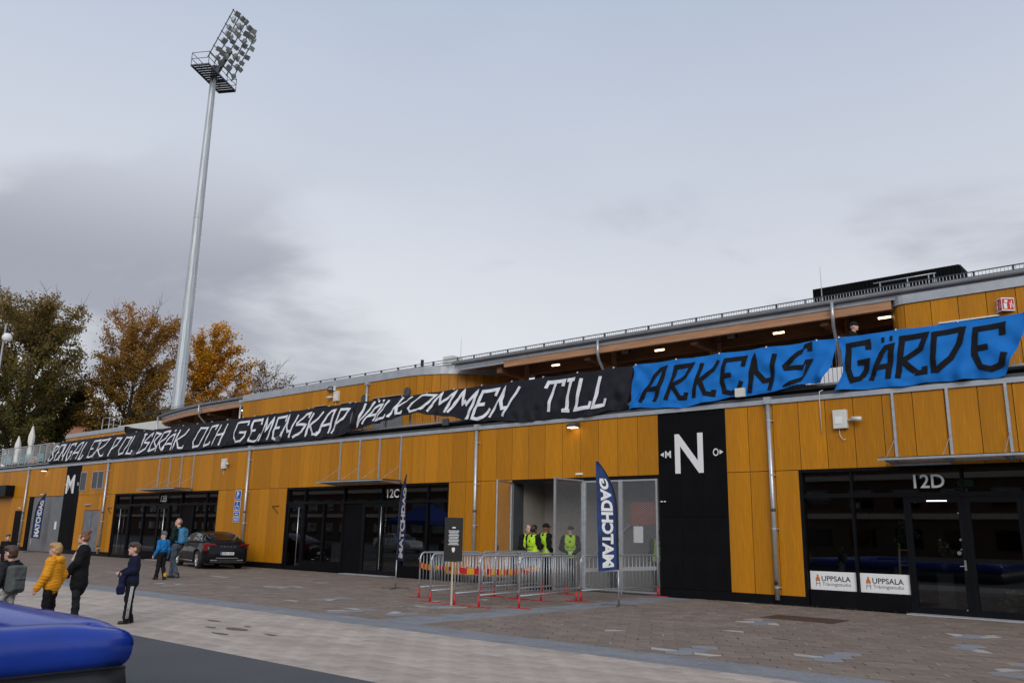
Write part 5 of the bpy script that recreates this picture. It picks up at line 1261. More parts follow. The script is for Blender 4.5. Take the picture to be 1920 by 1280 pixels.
# red and yellow hazard tape
M_tyel = mat('tape_yellow', (0.62, 0.32, 0.01), 0.5); M_tred = mat('tape_red', (0.50, 0.012, 0.015), 0.5)
def tape(label, p0, p1, z0, z1, hh=0.13, step=0.17, seed=0, sag=0.05):
    t = thing('hazard_tape', label, 'tape', (*p0, z0), 0, 'red and yellow tape on the barriers')
    a = Vector((*p0, z0)); c = Vector((*p1, z1)); n_ = int((c-a).length/step)
    for k in range(n_):
        f0, f1 = k/n_, (k+1)/n_; p = a.lerp(c, f0); q = a.lerp(c, f1); p.z -= sag*math.sin(math.pi*f0); q.z -= sag*math.sin(math.pi*f1)
        MB().add([p, q, q+Vector((0, 0, hh)), p+Vector((0, 0, hh))], [(0, 1, 2, 3)]).build('tape_red' if (k+seed) % 2 == 0 else 'tape_yellow', M_tred if (k+seed) % 2 == 0 else M_tyel, t, fix=False)
tape('red and yellow hazard tape along the barrier right of the black sign', (-13.10, -6.45), (-13.38, -4.3), 0.70, 0.72)
tape('red and yellow hazard tape stretched from the black sign barrier to the next one', (-13.77, -6.62), (-13.10, -6.62), 0.70, 0.71, seed=0, sag=0.02)
tape('red and yellow hazard tape across the two left barriers', (-15.85, -5.93), (-14.80, -6.5), 0.74, 0.72, sag=0.02)
tape('yellow and red hazard tape running back along the second barrier', (-14.80, -6.4), (-15.02, -4.2), 0.74, 0.72, hh=0.09, seed=1)
tape('red and yellow hazard tape on the barrier before the guards', (-12.42, -6.1), (-13.35, -4.6), 0.80, 0.66, hh=0.10)
M_gtape = mat('reflective_tape', (0.52, 0.54, 0.55), 0.4, 0.3)
gt = bx('reflective_board', 0, 3.0, -0.045, -0.03, 0.70, 0.80, M_gtape); gt.location = (-12.69, -3.2, 0); gt.rotation_euler = (0, 0, math.atan2(3.28, 0.24)); tag(gt, 'grey reflective strip on the barrier in front of the mesh screen', 'strip')
# black information sign on its post
sg = thing('information_sign', 'black information board with white text on a pale post among the barriers', 'sign', (-13.82, -6.80, 0))
M_postw = mat('sign_post', (0.50, 0.40, 0.30), 0.6)
c_ = Vector((-13.82, -6.82, 0)); fd = Vector((CAMV.x-c_.x, CAMV.y-c_.y, 0)).normalized(); sd3 = Vector((-fd.y, fd.x, 0)); aS = R(14); fd = Vector((fd.x*math.cos(aS)-fd.y*math.sin(aS), fd.x*math.sin(aS)+fd.y*math.cos(aS), 0)); sd3 = Vector((-fd.y, fd.x, 0))
def sp_(u, z, o): v = c_+sd3*u+fd*o; return (v.x, v.y, z)
def slab(u0, u1, z0, z1, o0, o1, m, nm): MB().add([sp_(u, z, o) for o in (o1, o0) for u, z in ((u0, z0), (u1, z0), (u1, z1), (u0, z1))], [(0, 1, 2, 3), (7, 6, 5, 4), (0, 4, 5, 1), (1, 5, 6, 2), (2, 6, 7, 3), (3, 7, 4, 0)]).build(nm, m, sg)
slab(-0.018, 0.018, 0.0, 1.9, -0.02, 0.02, M_postw, 'post'); slab(-0.215, 0.215, 0.96, 1.94, 0.021, 0.035, M_black2, 'board')
slab(-0.04, 0.04, 1.70, 1.73, 0.0355, 0.0375, M_txt, 'heading')
for k in range(10):
    w_ = 0.125-0.02*((k*7) % 3)*0.5; slab(-w_, w_, 1.635-k*0.034, 1.650-k*0.034, 0.0355, 0.0375, M_txt, 'text_line')
q = MB(); q.add([sp_(u, z, 0.037) for u, z in ((-0.035, 1.27), (-0.035, 1.20), (0.0, 1.155), (0.035, 1.20), (0.035, 1.27))], [(0, 1, 2, 3, 4)]); q.build('emblem', M_txt, sg, fix=False)

# ================================================================== BEACH FLAGS
M_flag = mat('flag_navy', (0.006, 0.014, 0.055), 0.75, var=0.25, vscale=1.8, col2=(0.010, 0.040, 0.17))
M_flagdark = mat('flag_black_sleeve', (0.008, 0.010, 0.02), 0.7)
def beach_flag(label, x, y, H, ang, mirror, text='MATCHDAG', seed=1, wd=0.50, bow=1.0):
    """feather flag: bent pole, cloth with convex leading edge; ang = direction the cloth points to (world yaw)"""
    t = thing('beach_flag', label, 'flag', (x, y, 0), 0, 'MATCHDAG beach flags')
    d = Vector((math.cos(ang), math.sin(ang), 0)); n_ = Vector((-d.y, d.x, 0)); base = Vector((x, y, 0)); zb = H*0.245
    def P(u, z, o=0.0): return base+d*u+n_*o+Vector((0, 0, z))
    lean = 0.02
    def lead(f): return wd*0.96*max(0.0, (f-0.50)/0.50)**2.3+lean*f*H*0.5
    MB().tube([P(0, 0.06), P(0, zb+0.02)], 0.014, 8).build('pole', M_galv, t, smooth=True)
    MB().tube([P(lead(f), zb+(H-zb)*f) for f in [k/20 for k in range(21)]], 0.017, 8).build('pole_sleeve', M_flagdark, t, smooth=True)
    b = MB()
    for a in (0.5, 2.1, 3.64, 5.2): b.bar((x, y, 0.03), (x+0.42*math.cos(a), y+0.42*math.sin(a), 0.012), 0.03, 0.016)
    b.tube([(x, y, 0), (x, y, 0.14)], 0.02, 8); b.build('cross_base', M_darkgrey, t)
    def trail(f):   # width of cloth at height fraction
        return wd+lean*f*H*0.5-lead(f)+0.012
    q = random.Random(seed); ph = q.uniform(0, 6)
    def S(a, f, o=0.0):
        return P(lead(f)+trail(f)*a, zb+(H-zb)*f-(0.05*a if f < 0.05 else 0), 0.035*math.sin(3.2*f+2.4*a+ph)*a+0.012*math.sin(14*f+5*a+ph)*a+o)
    rows = [[S(a/8, f/36) for a in range(9)] for f in range(37)]
    cl = MB().grid(rows).build('cloth', M_flag, t, smooth=True, fix=False)
    for sgn in (1, -1):
        rows = [[S(a, f/36, 0.003*sgn) for a in (0.0, 0.09)] for f in range(37)]; MB().grid(rows).build('sleeve', M_flagdark, cl, smooth=True, fix=False)
    me = text_mesh(text, 1.0, 0.045); co = np.array([v.co[:] for v in me.vertices]); mn, mx_ = co.min(0), co.max(0)
    bmm = bmesh.new(); bmm.from_mesh(me); bmesh.ops.subdivide_edges(bmm, edges=bmm.edges[:], cuts=1); bmesh.ops.triangulate(bmm, faces=bmm.faces[:]); bmm.to_mesh(me); bmm.free()
    f0, f1 = 0.03, 0.84
    for side in (1, -1):
        m2 = me.copy()
        for v in m2.vertices:
            f = f0+(v.co.x-mn[0])/(mx_[0]-mn[0])*(f1-f0); a = (v.co.y-mn[1])/(mx_[1]-mn[1])
            a = 0.80-a*0.58
            v.co = S(a, f, side*0.013)
        obj('lettering', m2, M_txt, cl)
    bpy.data.meshes.remove(me)
    return t
# cloth direction: screen-left is about (-0.757,-0.653); camera's right vector is (0.757,0.653)
cr_ = math.atan2(0.653, 0.757)
beach_flag('navy MATCHDAG beach flag seen from behind, beside the barriers in front of the mesh screen', -11.38, -3.69, 3.35, cr_+math.pi+0.25, True, seed=2)
beach_flag('navy MATCHDAG beach flag seen edge-on in front of the 12C shopfront', -18.75, -4.11, 3.28, cr_+math.pi/2-0.22, False, seed=3)
beach_flag('navy MATCHDAG beach flag at the far left in front of the roller door', -54.58, -0.94, 3.45, cr_+0.75, False, seed=5, wd=0.44)

# ================================================================== INFLATABLE ARENA WALL
M_infl = mat('pvc_blue', (0.010, 0.040, 0.30), 0.24, var=0.12, vscale=2, spec=0.5, bump=0.22, bscale=5)
M_inflk = mat('pvc_black', (0.012, 0.012, 0.012), 0.42, var=0.2, vscale=2, bump=0.05, bscale=6)
inf = thing('inflatable_arena', 'blue and black inflatable sports arena wall in the lower left foreground', 'inflatable', (-7.4, -17.2, 0))
xc, yc = -7.40, -17.22       # outer corner
x_l, y_n = -15.5, -27.0
ringP = [(xc, yc), (x_l, yc), (x_l, y_n), (xc, y_n)]
def section_ring(sec, name, m):
    """closed cross-section (o = outward offset, z) swept round the rectangle, mitred and pinched at the corners"""
    cl = 0.26; cx0, cx1, cy0, cy1 = x_l+cl, xc-cl, y_n+cl, yc-cl; rows = []
    cor = [(cx1, cy1, 1, 1), (cx0, cy1, -1, 1), (cx0, cy0, -1, -1), (cx1, cy0, 1, -1)]
    for k, (x, y, sx_, sy_) in enumerate(cor):
        x2, y2, sx2, sy2 = cor[(k+1) % 4]; d = Vector((x2-x, y2-y, 0)); Ld = d.length; d.normalize(); n_ = Vector((d.y, -d.x, 0))
        if n_.x*sx_+n_.y*sy_ < 0 and True: n_ = -n_
        rows.append([(x+sx_*(o+cl), y+sy_*(o+cl), z-0.055*max(0.0, (z-0.6)/0.2)) for o, z in sec])
        for t_ in [0.06, 0.14, 0.24, 0.34]+[0.34+(Ld-0.68)*q/14 for q in range(1, 14)]+[Ld-0.34, Ld-0.24, Ld-0.14, Ld-0.06]:
            e_ = min(t_, Ld-t_); bul = 0.012*math.sin(min(1, e_/0.5)*math.pi)+0.006*math.sin(t_*2.3+k); cr_e = -0.045*math.exp(-e_/0.16)
            rows.append([tuple(Vector((x, y, 0))+d*t_+n_*((o+cl)*(1+bul))+Vector((0, 0, z+bul*(z-0.4)+cr_e*max(0.0, (z-0.6)/0.2)+0.007*math.exp(-e_/0.30)*math.sin(j_*2.1)))) for j_, (o, z) in enumerate(sec)])
    return MB().grid(rows, close_u=True, close_v=True).build(name, m, inf, smooth=True)
def spow(v, p): return math.copysign(abs(v)**p, v)
tubesec = [(-0.26+0.245*spow(math.cos(a), 0.6), 0.60+0.20*spow(math.sin(a), 0.75)) for a in [2*math.pi*k/28 for k in range(28)]]
section_ring(tubesec, 'blue_tube', M_infl)
section_ring([(-0.05, 0.44), (-0.02, 0.22), (-0.04, 0.004), (-0.46, 0.004), (-0.49, 0.22), (-0.46, 0.44)], 'black_wall', M_inflk)

M_seam = mat('pvc_seam', (0.006, 0.022, 0.18), 0.4)
def seam_loop(fx, n0=5, n1=24):
    MB().tube([fx(o, z) for o, z in tubesec[:8]]+[fx(o, z) for o, z in tubesec[-7:]][::-1][:0], 0.004, 5).build('weld_seam', M_seam, inf, smooth=True)
for dy in (0.0, 1.45, 2.9, 4.35): seam_loop(lambda o, z, dy=dy: (xc+o+0.003, yc+(o if dy == 0 else -0.26-dy), z+0.002-(0.055*max(0.0, (z-0.6)/0.2) if dy == 0 else 0)))
for dx_ in (1.3, 2.6, 3.9, 5.2): seam_loop(lambda o, z, dx_=dx_: (xc-0.26-dx_, yc+o+0.003, z+0.003))
MB().tube([(xc-0.03, yc-0.05, 0.425), (xc-0.03, y_n+0.1, 0.425)], 0.007, 6).build('piping', M_inflk, inf, smooth=True)

# ================================================================== CARS
def car(label, loc, rz, paint, group=None, plate='ZFC 629', badge='VOLVO'):
    """four-door saloon; local +x is the front, rear bumper at x = 0"""
    c = thing('parked_car', label, 'car', (*loc, 0), rz, group)
    Lc = 4.95; ww = 0.93; wr, wf = 1.02, 3.98; RW = 0.35
    def itp(T, x):
        return lerp_poly(T, x)
    top = [(0.0, 0.62), (0.03, 0.90), (0.08, 1.02), (0.30, 1.055), (0.9, 1.075), (3.55, 1.02), (4.3, 0.93), (4.7, 0.82), (4.88, 0.66), (4.95, 0.5)]
    half = [(0.0, 0.70), (0.05, 0.80), (0.25, 0.90), (0.9, 0.94), (2.5, 0.95), (4.0, 0.93), (4.5, 0.86), (4.8, 0.72), (4.95, 0.55)]
    zlow = [(0.0, 0.36), (0.1, 0.27), (0.5, 0.20), (4.4, 0.18), (4.8, 0.22), (4.95, 0.34)]
    xs = sorted(set([0, 0.02, 0.05, 0.10, 0.18, 0.3, 0.45]+[0.6+0.06*k for k in range(15)]+[1.5+0.2*k for k in range(11)]+[3.55+0.06*k for k in range(15)]+[4.5, 4.62, 4.74, 4.83, 4.90, 4.95]))
    rows = []
    for x in xs:
        w_ = itp(half, x); zt = itp(top, x); zb = itp(zlow, x)
        for xw in (wr, wf):
            d = abs(x-xw)
            if d < RW+0.055: zb = max(zb, 0.34+math.sqrt((RW+0.055)**2-d*d))
        zt2 = max(zt, zb+0.05); zm = min(max(0.80, zb+0.02), zt2-0.03)
        sec = [(0, zb+0.005), (w_*0.80, zb), (w_*0.965, zb+0.015), (w_*0.99, zb+(zm-zb)*0.35), (w_*1.0, zb+(zm-zb)*0.7), (w_*0.985, zm), (w_*0.955, zm+(zt2-zm)*0.45), (w_*0.90, zm+(zt2-zm)*0.80), (w_*0.80, zt2-0.012), (w_*0.45, zt2+0.012), (0, zt2+0.018)]
        rows.append([(x, -y, z) for y, z in sec]+[(x, y, z) for y, z in reversed(sec[1:-1])])
    body = MB().grid(rows, close_v=True)
    n_ = len(rows[0]); body.f.append(tuple(range(n_-1, -1, -1))); body.f.append(tuple(range((len(rows)-1)*n_, len(rows)*n_)))
    bo = body.build('body', paint, c, smooth=True, local=True)
    # greenhouse
    roof = [(0.62, 1.075), (0.95, 1.22), (1.35, 1.38), (1.75, 1.445), (2.3, 1.46), (2.8, 1.43), (3.2, 1.30), (3.62, 1.03)]
    gx = [0.62, 0.75, 0.9, 1.05, 1.2, 1.35, 1.5, 1.75, 2.0, 2.2, 2.26, 2.5, 2.75, 3.0, 3.2, 3.4, 3.62]
    grow = []
    for x in gx:
        zr = itp(roof, x); zb = itp(top, x)-0.02; f = max(0.0, min(1.0, (zr-zb)/0.42)); wb = itp(half, x)*0.90; wt = wb-0.26*f
        sec = [(wb, zb), (wb-0.04*f, zb+(zr-zb)*0.2), (wb-0.20*f, zb+(zr-zb)*0.84), (wt, zr-0.02*f), (wt*0.8, zr), (wt*0.4, zr+0.015), (0, zr+0.02)]
        grow.append([(x, -y, z) for y, z in sec]+[(x, y, z) for y, z in reversed(sec[:-1])])
    ns = len(grow[0])
    paintf, sidef, rearf, frontf = [], [], [], []
    for i in range(len(gx)-1):
        xm = (gx[i]+gx[i+1])/2
        for j in range(ns-1):
            fc = (i*ns+j, (i+1)*ns+j, (i+1)*ns+j+1, i*ns+j+1)
            if j in (1, ns-3) and 1.06 < xm < 3.1 and not (2.2 < xm < 2.27): sidef.append(fc)
            elif 3 < j+1 < ns-3 and 0.75 < xm < 1.49: rearf.append(fc)
            elif 3 < j+1 < ns-3 and xm > 2.8: frontf.append(fc)
            else: paintf.append(fc)
    vs = [p for r_ in grow for p in r_]
    for nm, ff, m_ in (('roof_shell', paintf, paint), ('side_window', sidef, M_carglass), ('rear_window', rearf, M_carglass), ('windscreen', frontf, M_carglass)):
        b = MB(); b.v = vs; b.f = ff; o = b.build(nm, m_, c, smooth=True, local=True); bmq = bmesh.new(); bmq.from_mesh(o.data); bmesh.ops.delete(bmq, geom=[v for v in bmq.verts if not v.link_faces], context='VERTS'); bmq.to_mesh(o.data); bmq.free()
    b = MB(); b.box(1.2, 2.9, -0.62, 0.62, 0.75, 1.0); b.box(1.15, 1.35, -0.6, 0.6, 0.9, 1.22); b.box(2.15, 2.3, -0.6, -0.12, 0.9, 1.26); b.box(2.15, 2.3, 0.12, 0.6, 0.9, 1.26); b.build('cabin_seats', M_interior, c, local=True)
    # chrome
    for sgn in (-1, 1):
        P = []
        for k in (6, 5, 4, 3): pass
        side = [(gx[i], sgn*(abs(grow[i][1][1])+0.006), grow[i][1][2]-0.004) for i in range(3, 14)]; up = [(gx[i], sgn*(abs(grow[i][2][1])+0.006), grow[i][2][2]+0.006) for i in range(3, 14)]
        MB().tube(side+up[::-1]+[side[0]], 0.007, 6).build('chrome_trim', M_steel, c, smooth=True, local=True)
        MB().tube([(1.50, sgn*0.952, 0.30), (3.45, sgn*0.95, 0.30)], 0.016, 6).build('sill_chrome', M_steel, c, smooth=True, local=True)
        for x in (1.62, 2.62): MB().box(x, x+0.20, sgn*0.945-0.012, sgn*0.945+0.012, 0.84, 0.865).build('door_handle', paint, c, local=True)
        for x in (1.38, 2.30, 3.32):
            MB().tube([(x, sgn*0.953, 0.34), (x+0.02, sgn*0.956, 0.62), (x+0.05, sgn*0.935, 0.80), (x+0.05, sgn*0.905, 0.93)], 0.004, 4).build('door_gap', M_rubber, c, local=True)
        mr_ = MB(); mr_.box(2.98, 3.16, sgn*1.02-0.09, sgn*1.02+0.09, 1.0, 1.13); mr_.build('wing_mirror', paint, c, local=True, bevel=0.03)
        # C-shaped tail lamp wrapping the corner
        tl = [(0.42, sgn*0.912, 0.99), (0.14, sgn*0.868, 1.0), (0.055, sgn*0.75, 1.0), (0.03, sgn*0.46, 0.985)]
        rowsT = [[(x-0.016, y+sgn*0.014, z-h_) for x, y, z in tl] for h_ in (0.0, 0.07)]; MB().grid(rowsT).build('tail_lamp', M_tail, c, local=True)
        rowsT = [[(x-0.014, y+sgn*0.013, z) for x, y, z in ((0.20, sgn*0.885, 0.93), (0.07, sgn*0.80, 0.93), (0.04, sgn*0.72, 0.93))], [(x-0.014, y+sgn*0.013, z) for x, y, z in ((0.22, sgn*0.893, 0.72), (0.08, sgn*0.81, 0.72), (0.045, sgn*0.60, 0.72))]]
        MB().grid(rowsT).build('tail_lamp', M_tail, c, local=True)
        MB().box(-0.012, 0.06, sgn*0.52-0.13, sgn*0.52+0.13, 0.335, 0.375).build('exhaust', M_steel, c, local=True, bevel=0.012)
    MB().box(-0.02, 0.06, -0.44, 0.44, 0.43, 0.452).build('bumper_chrome', M_steel, c, local=True)
    MB().box(-0.01, 0.14, -0.66, 0.66, 0.24, 0.40).build('diffuser', M_rubber, c, local=True, bevel=0.02)
    MB().box(0.03, 0.07, -0.72, 0.72, 1.035, 1.06).build('boot_lip', paint, c, local=True)
    pl_ = MB().box(-0.022, -0.004, -0.26, 0.26, 0.56, 0.67).build('number_plate', M_txt, c, local=True)
    MB().box(-0.0245, -0.0225, 0.205, 0.256, 0.563, 0.667).build('eu_band', M_pblue, pl_, local=True)
    def rear_text(body_, y, z, hgt, wdt, m_, x, nm, p_):
        me = text_mesh(body_, 1.0, 0.01); co = np.array([v.co[:] for v in me.vertices]); mn, mx_ = co.min(0), co.max(0); cc = (mn+mx_)/2
        me.transform(Matrix.Translation((x, y, z)) @ Matrix.Rotation(R(-90), 4, 'Z') @ Matrix.Diagonal((wdt/(mx_[0]-mn[0]), 1, hgt/(mx_[1]-mn[1]), 1)) @ Matrix.Rotation(R(90), 4, 'X') @ Matrix.Translation((-cc[0], -cc[1], 0)))
        o = obj(nm, me, m_, p_, True)
    if plate: rear_text(plate, -0.02, 0.615, 0.075, 0.40, M_ink, -0.025, 'plate_number', pl_)
    if badge: rear_text('  '.join(badge), 0.0, 0.885, 0.04, 0.62, M_steel, -0.004, 'badge', c)
    # wheels
    for xw in (wr, wf):
        for sgn in (-1, 1):
            yw = sgn*0.80
            w_ = MB(); prof = [(RW-0.10, -0.11), (RW-0.02, -0.115), (RW, -0.08), (RW, 0.08), (RW-0.02, 0.115), (RW-0.10, 0.11)]
            w_.lathe(prof, (xw, yw, RW), 28, 'y'); wh = w_.build('wheel', M_rubber, c, smooth=True, local=True)
            MB().lathe([(0.255, -0.09), (0.26, 0.10), (0.235, 0.105), (0.225, 0.04)] if sgn > 0 else [(0.255, 0.09), (0.26, -0.10), (0.235, -0.105), (0.225, -0.04)], (xw, yw, RW), 24, 'y').build('rim', M_steel, wh, smooth=True, local=True)
            s_ = MB()
            for k in range(10):
                a = 2*math.pi*k/10; dv = Vector((math.cos(a), 0, math.sin(a))); p = Vector((xw, yw+sgn*0.085, RW)); s_.bar(p+dv*0.04, p+dv*0.24+Vector((0, sgn*0.012, 0)), 0.034, 0.02, (0, 1, 0))
            s_.build('spokes', M_steel, wh, local=True); MB().tube([(xw, yw+sgn*0.06, RW), (xw, yw+sgn*0.105, RW)], 0.055, 12).build('hub', M_steel, wh, local=True)
            MB().tube([(xw, yw-sgn*0.02, RW), (xw, yw+sgn*0.02, RW)], 0.22, 20).build('brake_disc', M_darkgrey, wh, local=True)
    return c
M_carblack = mat('car_paint_black', (0.006, 0.006, 0.008), 0.5, spec=0.05, coat=0.4)
M_carwhite = mat('car_paint_white', (0.60, 0.60, 0.60), 0.3, coat=0.8)
M_tail = mat('tail_lamp_red', (0.17, 0.005, 0.007), 0.25, coat=0.5)
car('black saloon car parked by the parking signs, seen from behind', (-31.05, -2.15), R(166), M_carblack)

# ================================================================== ACROSS THE SQUARE (mirrored in the glass)
M_brick = mat('far_brick', (0.10, 0.052, 0.036), 0.9, var=0.2, vscale=2); M_pale2 = mat('pale_band', (0.58, 0.50, 0.40), 0.8)
op = thing('opposite_building', 'dark brick building across the square, seen only as a reflection in the glass', 'building', (-45, -64, 0))
bx('wall', -300, 60, -75, -62, 0, 11.5, M_brick, op)
for z in (3.6, 7.2, 10.8): bx('pale_band', -300, 60, -61.99, -61.7, z, z+0.5, M_pale2, op)
for k in range(56):
    x = -172+k*4.1
    for z in (1.0, 4.6, 8.2): bx('window', x, x+2.3, -61.995, -61.95, z, z+1.7, M_glass, op)
bx('roof', -301, 61, -76, -61.4, 11.51, 12.0, M_roof, op)
tn = thing('canopy_tent', 'blue pop-up tent across the square, mirrored in the 12C glass', 'tent', (-36, -14.5, 0))
M_tent = mat('tent_blue', (0.006, 0.035, 0.26), 0.7)
tx, ty = -36.5, -13.8
MB().add([(tx-1.6, ty-1.6, 2.25), (tx+1.6, ty-1.6, 2.25), (tx+1.6, ty+1.6, 2.25), (tx-1.6, ty+1.6, 2.25), (tx, ty, 3.3)], [(0, 1, 4), (1, 2, 4), (2, 3, 4), (3, 0, 4)]).build('roof', M_tent, tn, fix=False)
for i, j in ((-1, -1), (1, -1), (1, 1), (-1, 1)): MB().tube([(tx+1.55*i, ty+1.55*j, 0), (tx+1.55*i, ty+1.55*j, 2.25)], 0.022, 6).build('leg', M_galv, tn)
b = MB()
for i, j, k_, l_ in ((-1, -1, 1, -1), (1, -1, 1, 1), (1, 1, -1, 1), (-1, 1, -1, -1)): b.add([(tx+1.6*i, ty+1.6*j, 2.25), (tx+1.6*k_, ty+1.6*l_, 2.25), (tx+1.6*k_, ty+1.6*l_, 2.0), (tx+1.6*i, ty+1.6*j, 2.0)], [(0, 1, 2, 3)])
b.build('valance', M_tent, tn, fix=False)
car('white car parked across the square, seen only mirrored in the 12C glass', (-53.5, -25.0), R(8), M_carwhite, None, '', '')
# ================================================================== PEOPLE
def V3(*a): return np.array(a, float)
def sd_cone(p, a, b_, ra, rb):
    ba = b_-a; pa = p-a; h_ = np.clip((pa@ba)/max(1e-9, ba@ba), 0, 1); return np.linalg.norm(pa-h_[:, None]*ba, axis=1)-(ra+(rb-ra)*h_)
def sd_ell(p, c, r_):
    q = (p-c)/r_; k0 = np.linalg.norm(q, axis=1); k1 = np.linalg.norm(q/r_, axis=1); return k0*(k0-1)/np.maximum(k1, 1e-6)
def sd_box(p, c, hb, rad, rot=None):
    q = p-c
    if rot is not None: q = q@rot
    q = np.abs(q)-(hb-rad); return np.linalg.norm(np.maximum(q, 0), axis=1)+np.minimum(q.max(1), 0)-rad
def smin(a, b_, k):
    h_ = np.clip(0.5+0.5*(b_-a)/k, 0, 1); return b_*(1-h_)+a*h_-k*h_*(1-h_)
def field(prims, k=0.025, grow=0.0, wrinkle=0.0, ribs=None, seed=0, clip=None):
    def f(p):
        d = None
        for t in prims:
            q = sd_cone(p, *t[1:]) if t[0] == 'c' else (sd_ell(p, *t[1:]) if t[0] == 'e' else sd_box(p, *t[1:]))
            d = q if d is None else smin(d, q, k)
        d = d-grow
        if wrinkle:
            s = seed; d = d+wrinkle*(np.sin(p[:, 2]*31+4*np.sin(p[:, 0]*13+s)+s)*0.6+np.sin(p[:, 2]*17-p[:, 0]*24+p[:, 1]*19+2*s)*0.5+0.35*np.sin(p[:, 2]*61+p[:, 1]*37+s))
        if ribs: d = d-ribs[0]*(np.abs(np.sin(np.pi*(p[:, 2]+0.02*np.sin(p[:, 0]*20))/ribs[1]))-0.5)
        if clip is not None: d = np.maximum(d, clip(p))
        return d
    return f
def bounds(prims, pad):
    lo = []; hi = []
    for t in prims:
        if t[0] == 'c': lo.append(np.minimum(t[1]-t[3], t[2]-t[4])); hi.append(np.maximum(t[1]+t[3], t[2]+t[4]))
        elif t[0] == 'e': lo.append(t[1]-t[2]); hi.append(t[1]+t[2])
        else: m_ = np.linalg.norm(t[2]); lo.append(t[1]-m_); hi.append(t[1]+m_)
    return np.min(lo, 0)-pad, np.max(hi, 0)+pad
def organic(name, prims, m, parent, step=0.016, k=0.025, grow=0.0, **kw):
    f = field(prims, k, grow, **kw); lo, hi = bounds(prims, grow+0.02); Vv, Ff = surfnet(f, lo, hi, step)
    return obj(name, np_mesh(name, Vv, Ff), m, parent, True), f
def fabric(name, col, rough=0.85, var=0.15): return mat('fabric_'+name, col, rough, var=var, vscale=14, spec=0.2, bump=0.12, bscale=45)
SK1 = mat('skin_light', (0.56, 0.33, 0.25), 0.55, var=0.08, vscale=10); SK2 = mat('skin_dark', (0.20, 0.10, 0.065), 0.55, var=0.08)
F_black = fabric('black', (0.010, 0.010, 0.012)); F_char = fabric('charcoal', (0.022, 0.023, 0.028)); F_navy = fabric('navy', (0.007, 0.011, 0.032)); F_green = fabric('dark_green', (0.008, 0.022, 0.018))
F_jean = fabric('grey_denim', (0.085, 0.105, 0.135)); F_yel = fabric('yellow_puffer', (0.70, 0.29, 0.012), 0.55); F_blue = fabric('sky_blue', (0.012, 0.16, 0.42), 0.7); F_blued = fabric('mid_blue', (0.008, 0.075, 0.27), 0.7)
F_cream = fabric('cream_fleece', (0.56, 0.48, 0.38)); F_grey = fabric('grey_pack', (0.085, 0.095, 0.092)); F_packb = fabric('blue_pack', (0.06, 0.20, 0.36)); F_hivis = mat('hi_vis_yellow', (0.42, 0.68, 0.01), 0.7, var=0.08, vscale=6)
F_camo = mat('camo_cloth', (0.05, 0.05, 0.048), 0.85, var=0.4, vscale=16, col2=(0.38, 0.37, 0.35)); F_wool = fabric('grey_wool', (0.10, 0.11, 0.125)); F_shoe = mat('shoe_black', (0.012, 0.012, 0.012), 0.5); F_sole = mat('shoe_sole', (0.5, 0.5, 0.5), 0.6)
H_brown = mat('hair_brown', (0.060, 0.030, 0.016), 0.5, var=0.35, vscale=30, bump=0.4, bscale=60); H_auburn = mat('hair_auburn', (0.15, 0.062, 0.028), 0.5, var=0.35, vscale=30, bump=0.4, bscale=60); H_blond = mat('hair_blond', (0.40, 0.24, 0.095), 0.5, var=0.3, vscale=30, bump=0.4, bscale=60); H_dark = mat('hair_dark', (0.014, 0.011, 0.010), 0.5, var=0.3, vscale=30, bump=0.4, bscale=60); H_short = mat('hair_cropped', (0.20, 0.13, 0.085), 0.7, var=0.2, vscale=40)
M_eye = mat('eye', (0.01, 0.008, 0.007), 0.2); M_lip = mat('lips', (0.36, 0.13, 0.11), 0.5)
LEFTV = Vector((1, 0)); AWAY = Vector((0, 1))
BASE = {'neck': V3(0, -.01, 1.47), 'head': V3(0, .02, 1.635)}
for sN, sg_ in (('L', -1), ('R', 1)):
    BASE.update({sN+'hip': V3(sg_*.092, 0, .92), sN+'knee': V3(sg_*.10, .02, .50), sN+'ank': V3(sg_*.105, -.02, .085), sN+'sho': V3(sg_*.178, -.01, 1.41), sN+'elb': V3(sg_*.235, -.04, 1.13), sN+'wri': V3(sg_*.235, .05, .89)})
def hand(J, s_, wri, elb, sg_, curl=0.5):
    d = wri-elb; d = d/np.linalg.norm(d); side = np.cross(d, V3(0, 1, 0)); side = side/max(1e-6, np.linalg.norm(side)); fwd_ = np.cross(side, d)
    pr = [('e', wri+d*0.05, V3(.034, .034, .045))]
    for k, (o, ln) in enumerate(((-.028, .070), (-.009, .082), (.010, .078), (.028, .060))):
        a = wri+d*0.075+fwd_*o; m_ = a+d*ln*0.5-side*sg_*0.010*curl; e_ = m_+d*ln*0.42-side*sg_*0.035*curl; pr += [('c', a, m_, .0105, .0095), ('c', m_, e_, .0095, .008)]
    a = wri+d*0.03+fwd_*0.03; m_ = a+d*0.03+fwd_*0.028; pr += [('c', a, m_, .013, .011), ('c', m_, m_+d*0.032+fwd_*.004, .011, .009)]
    return pr
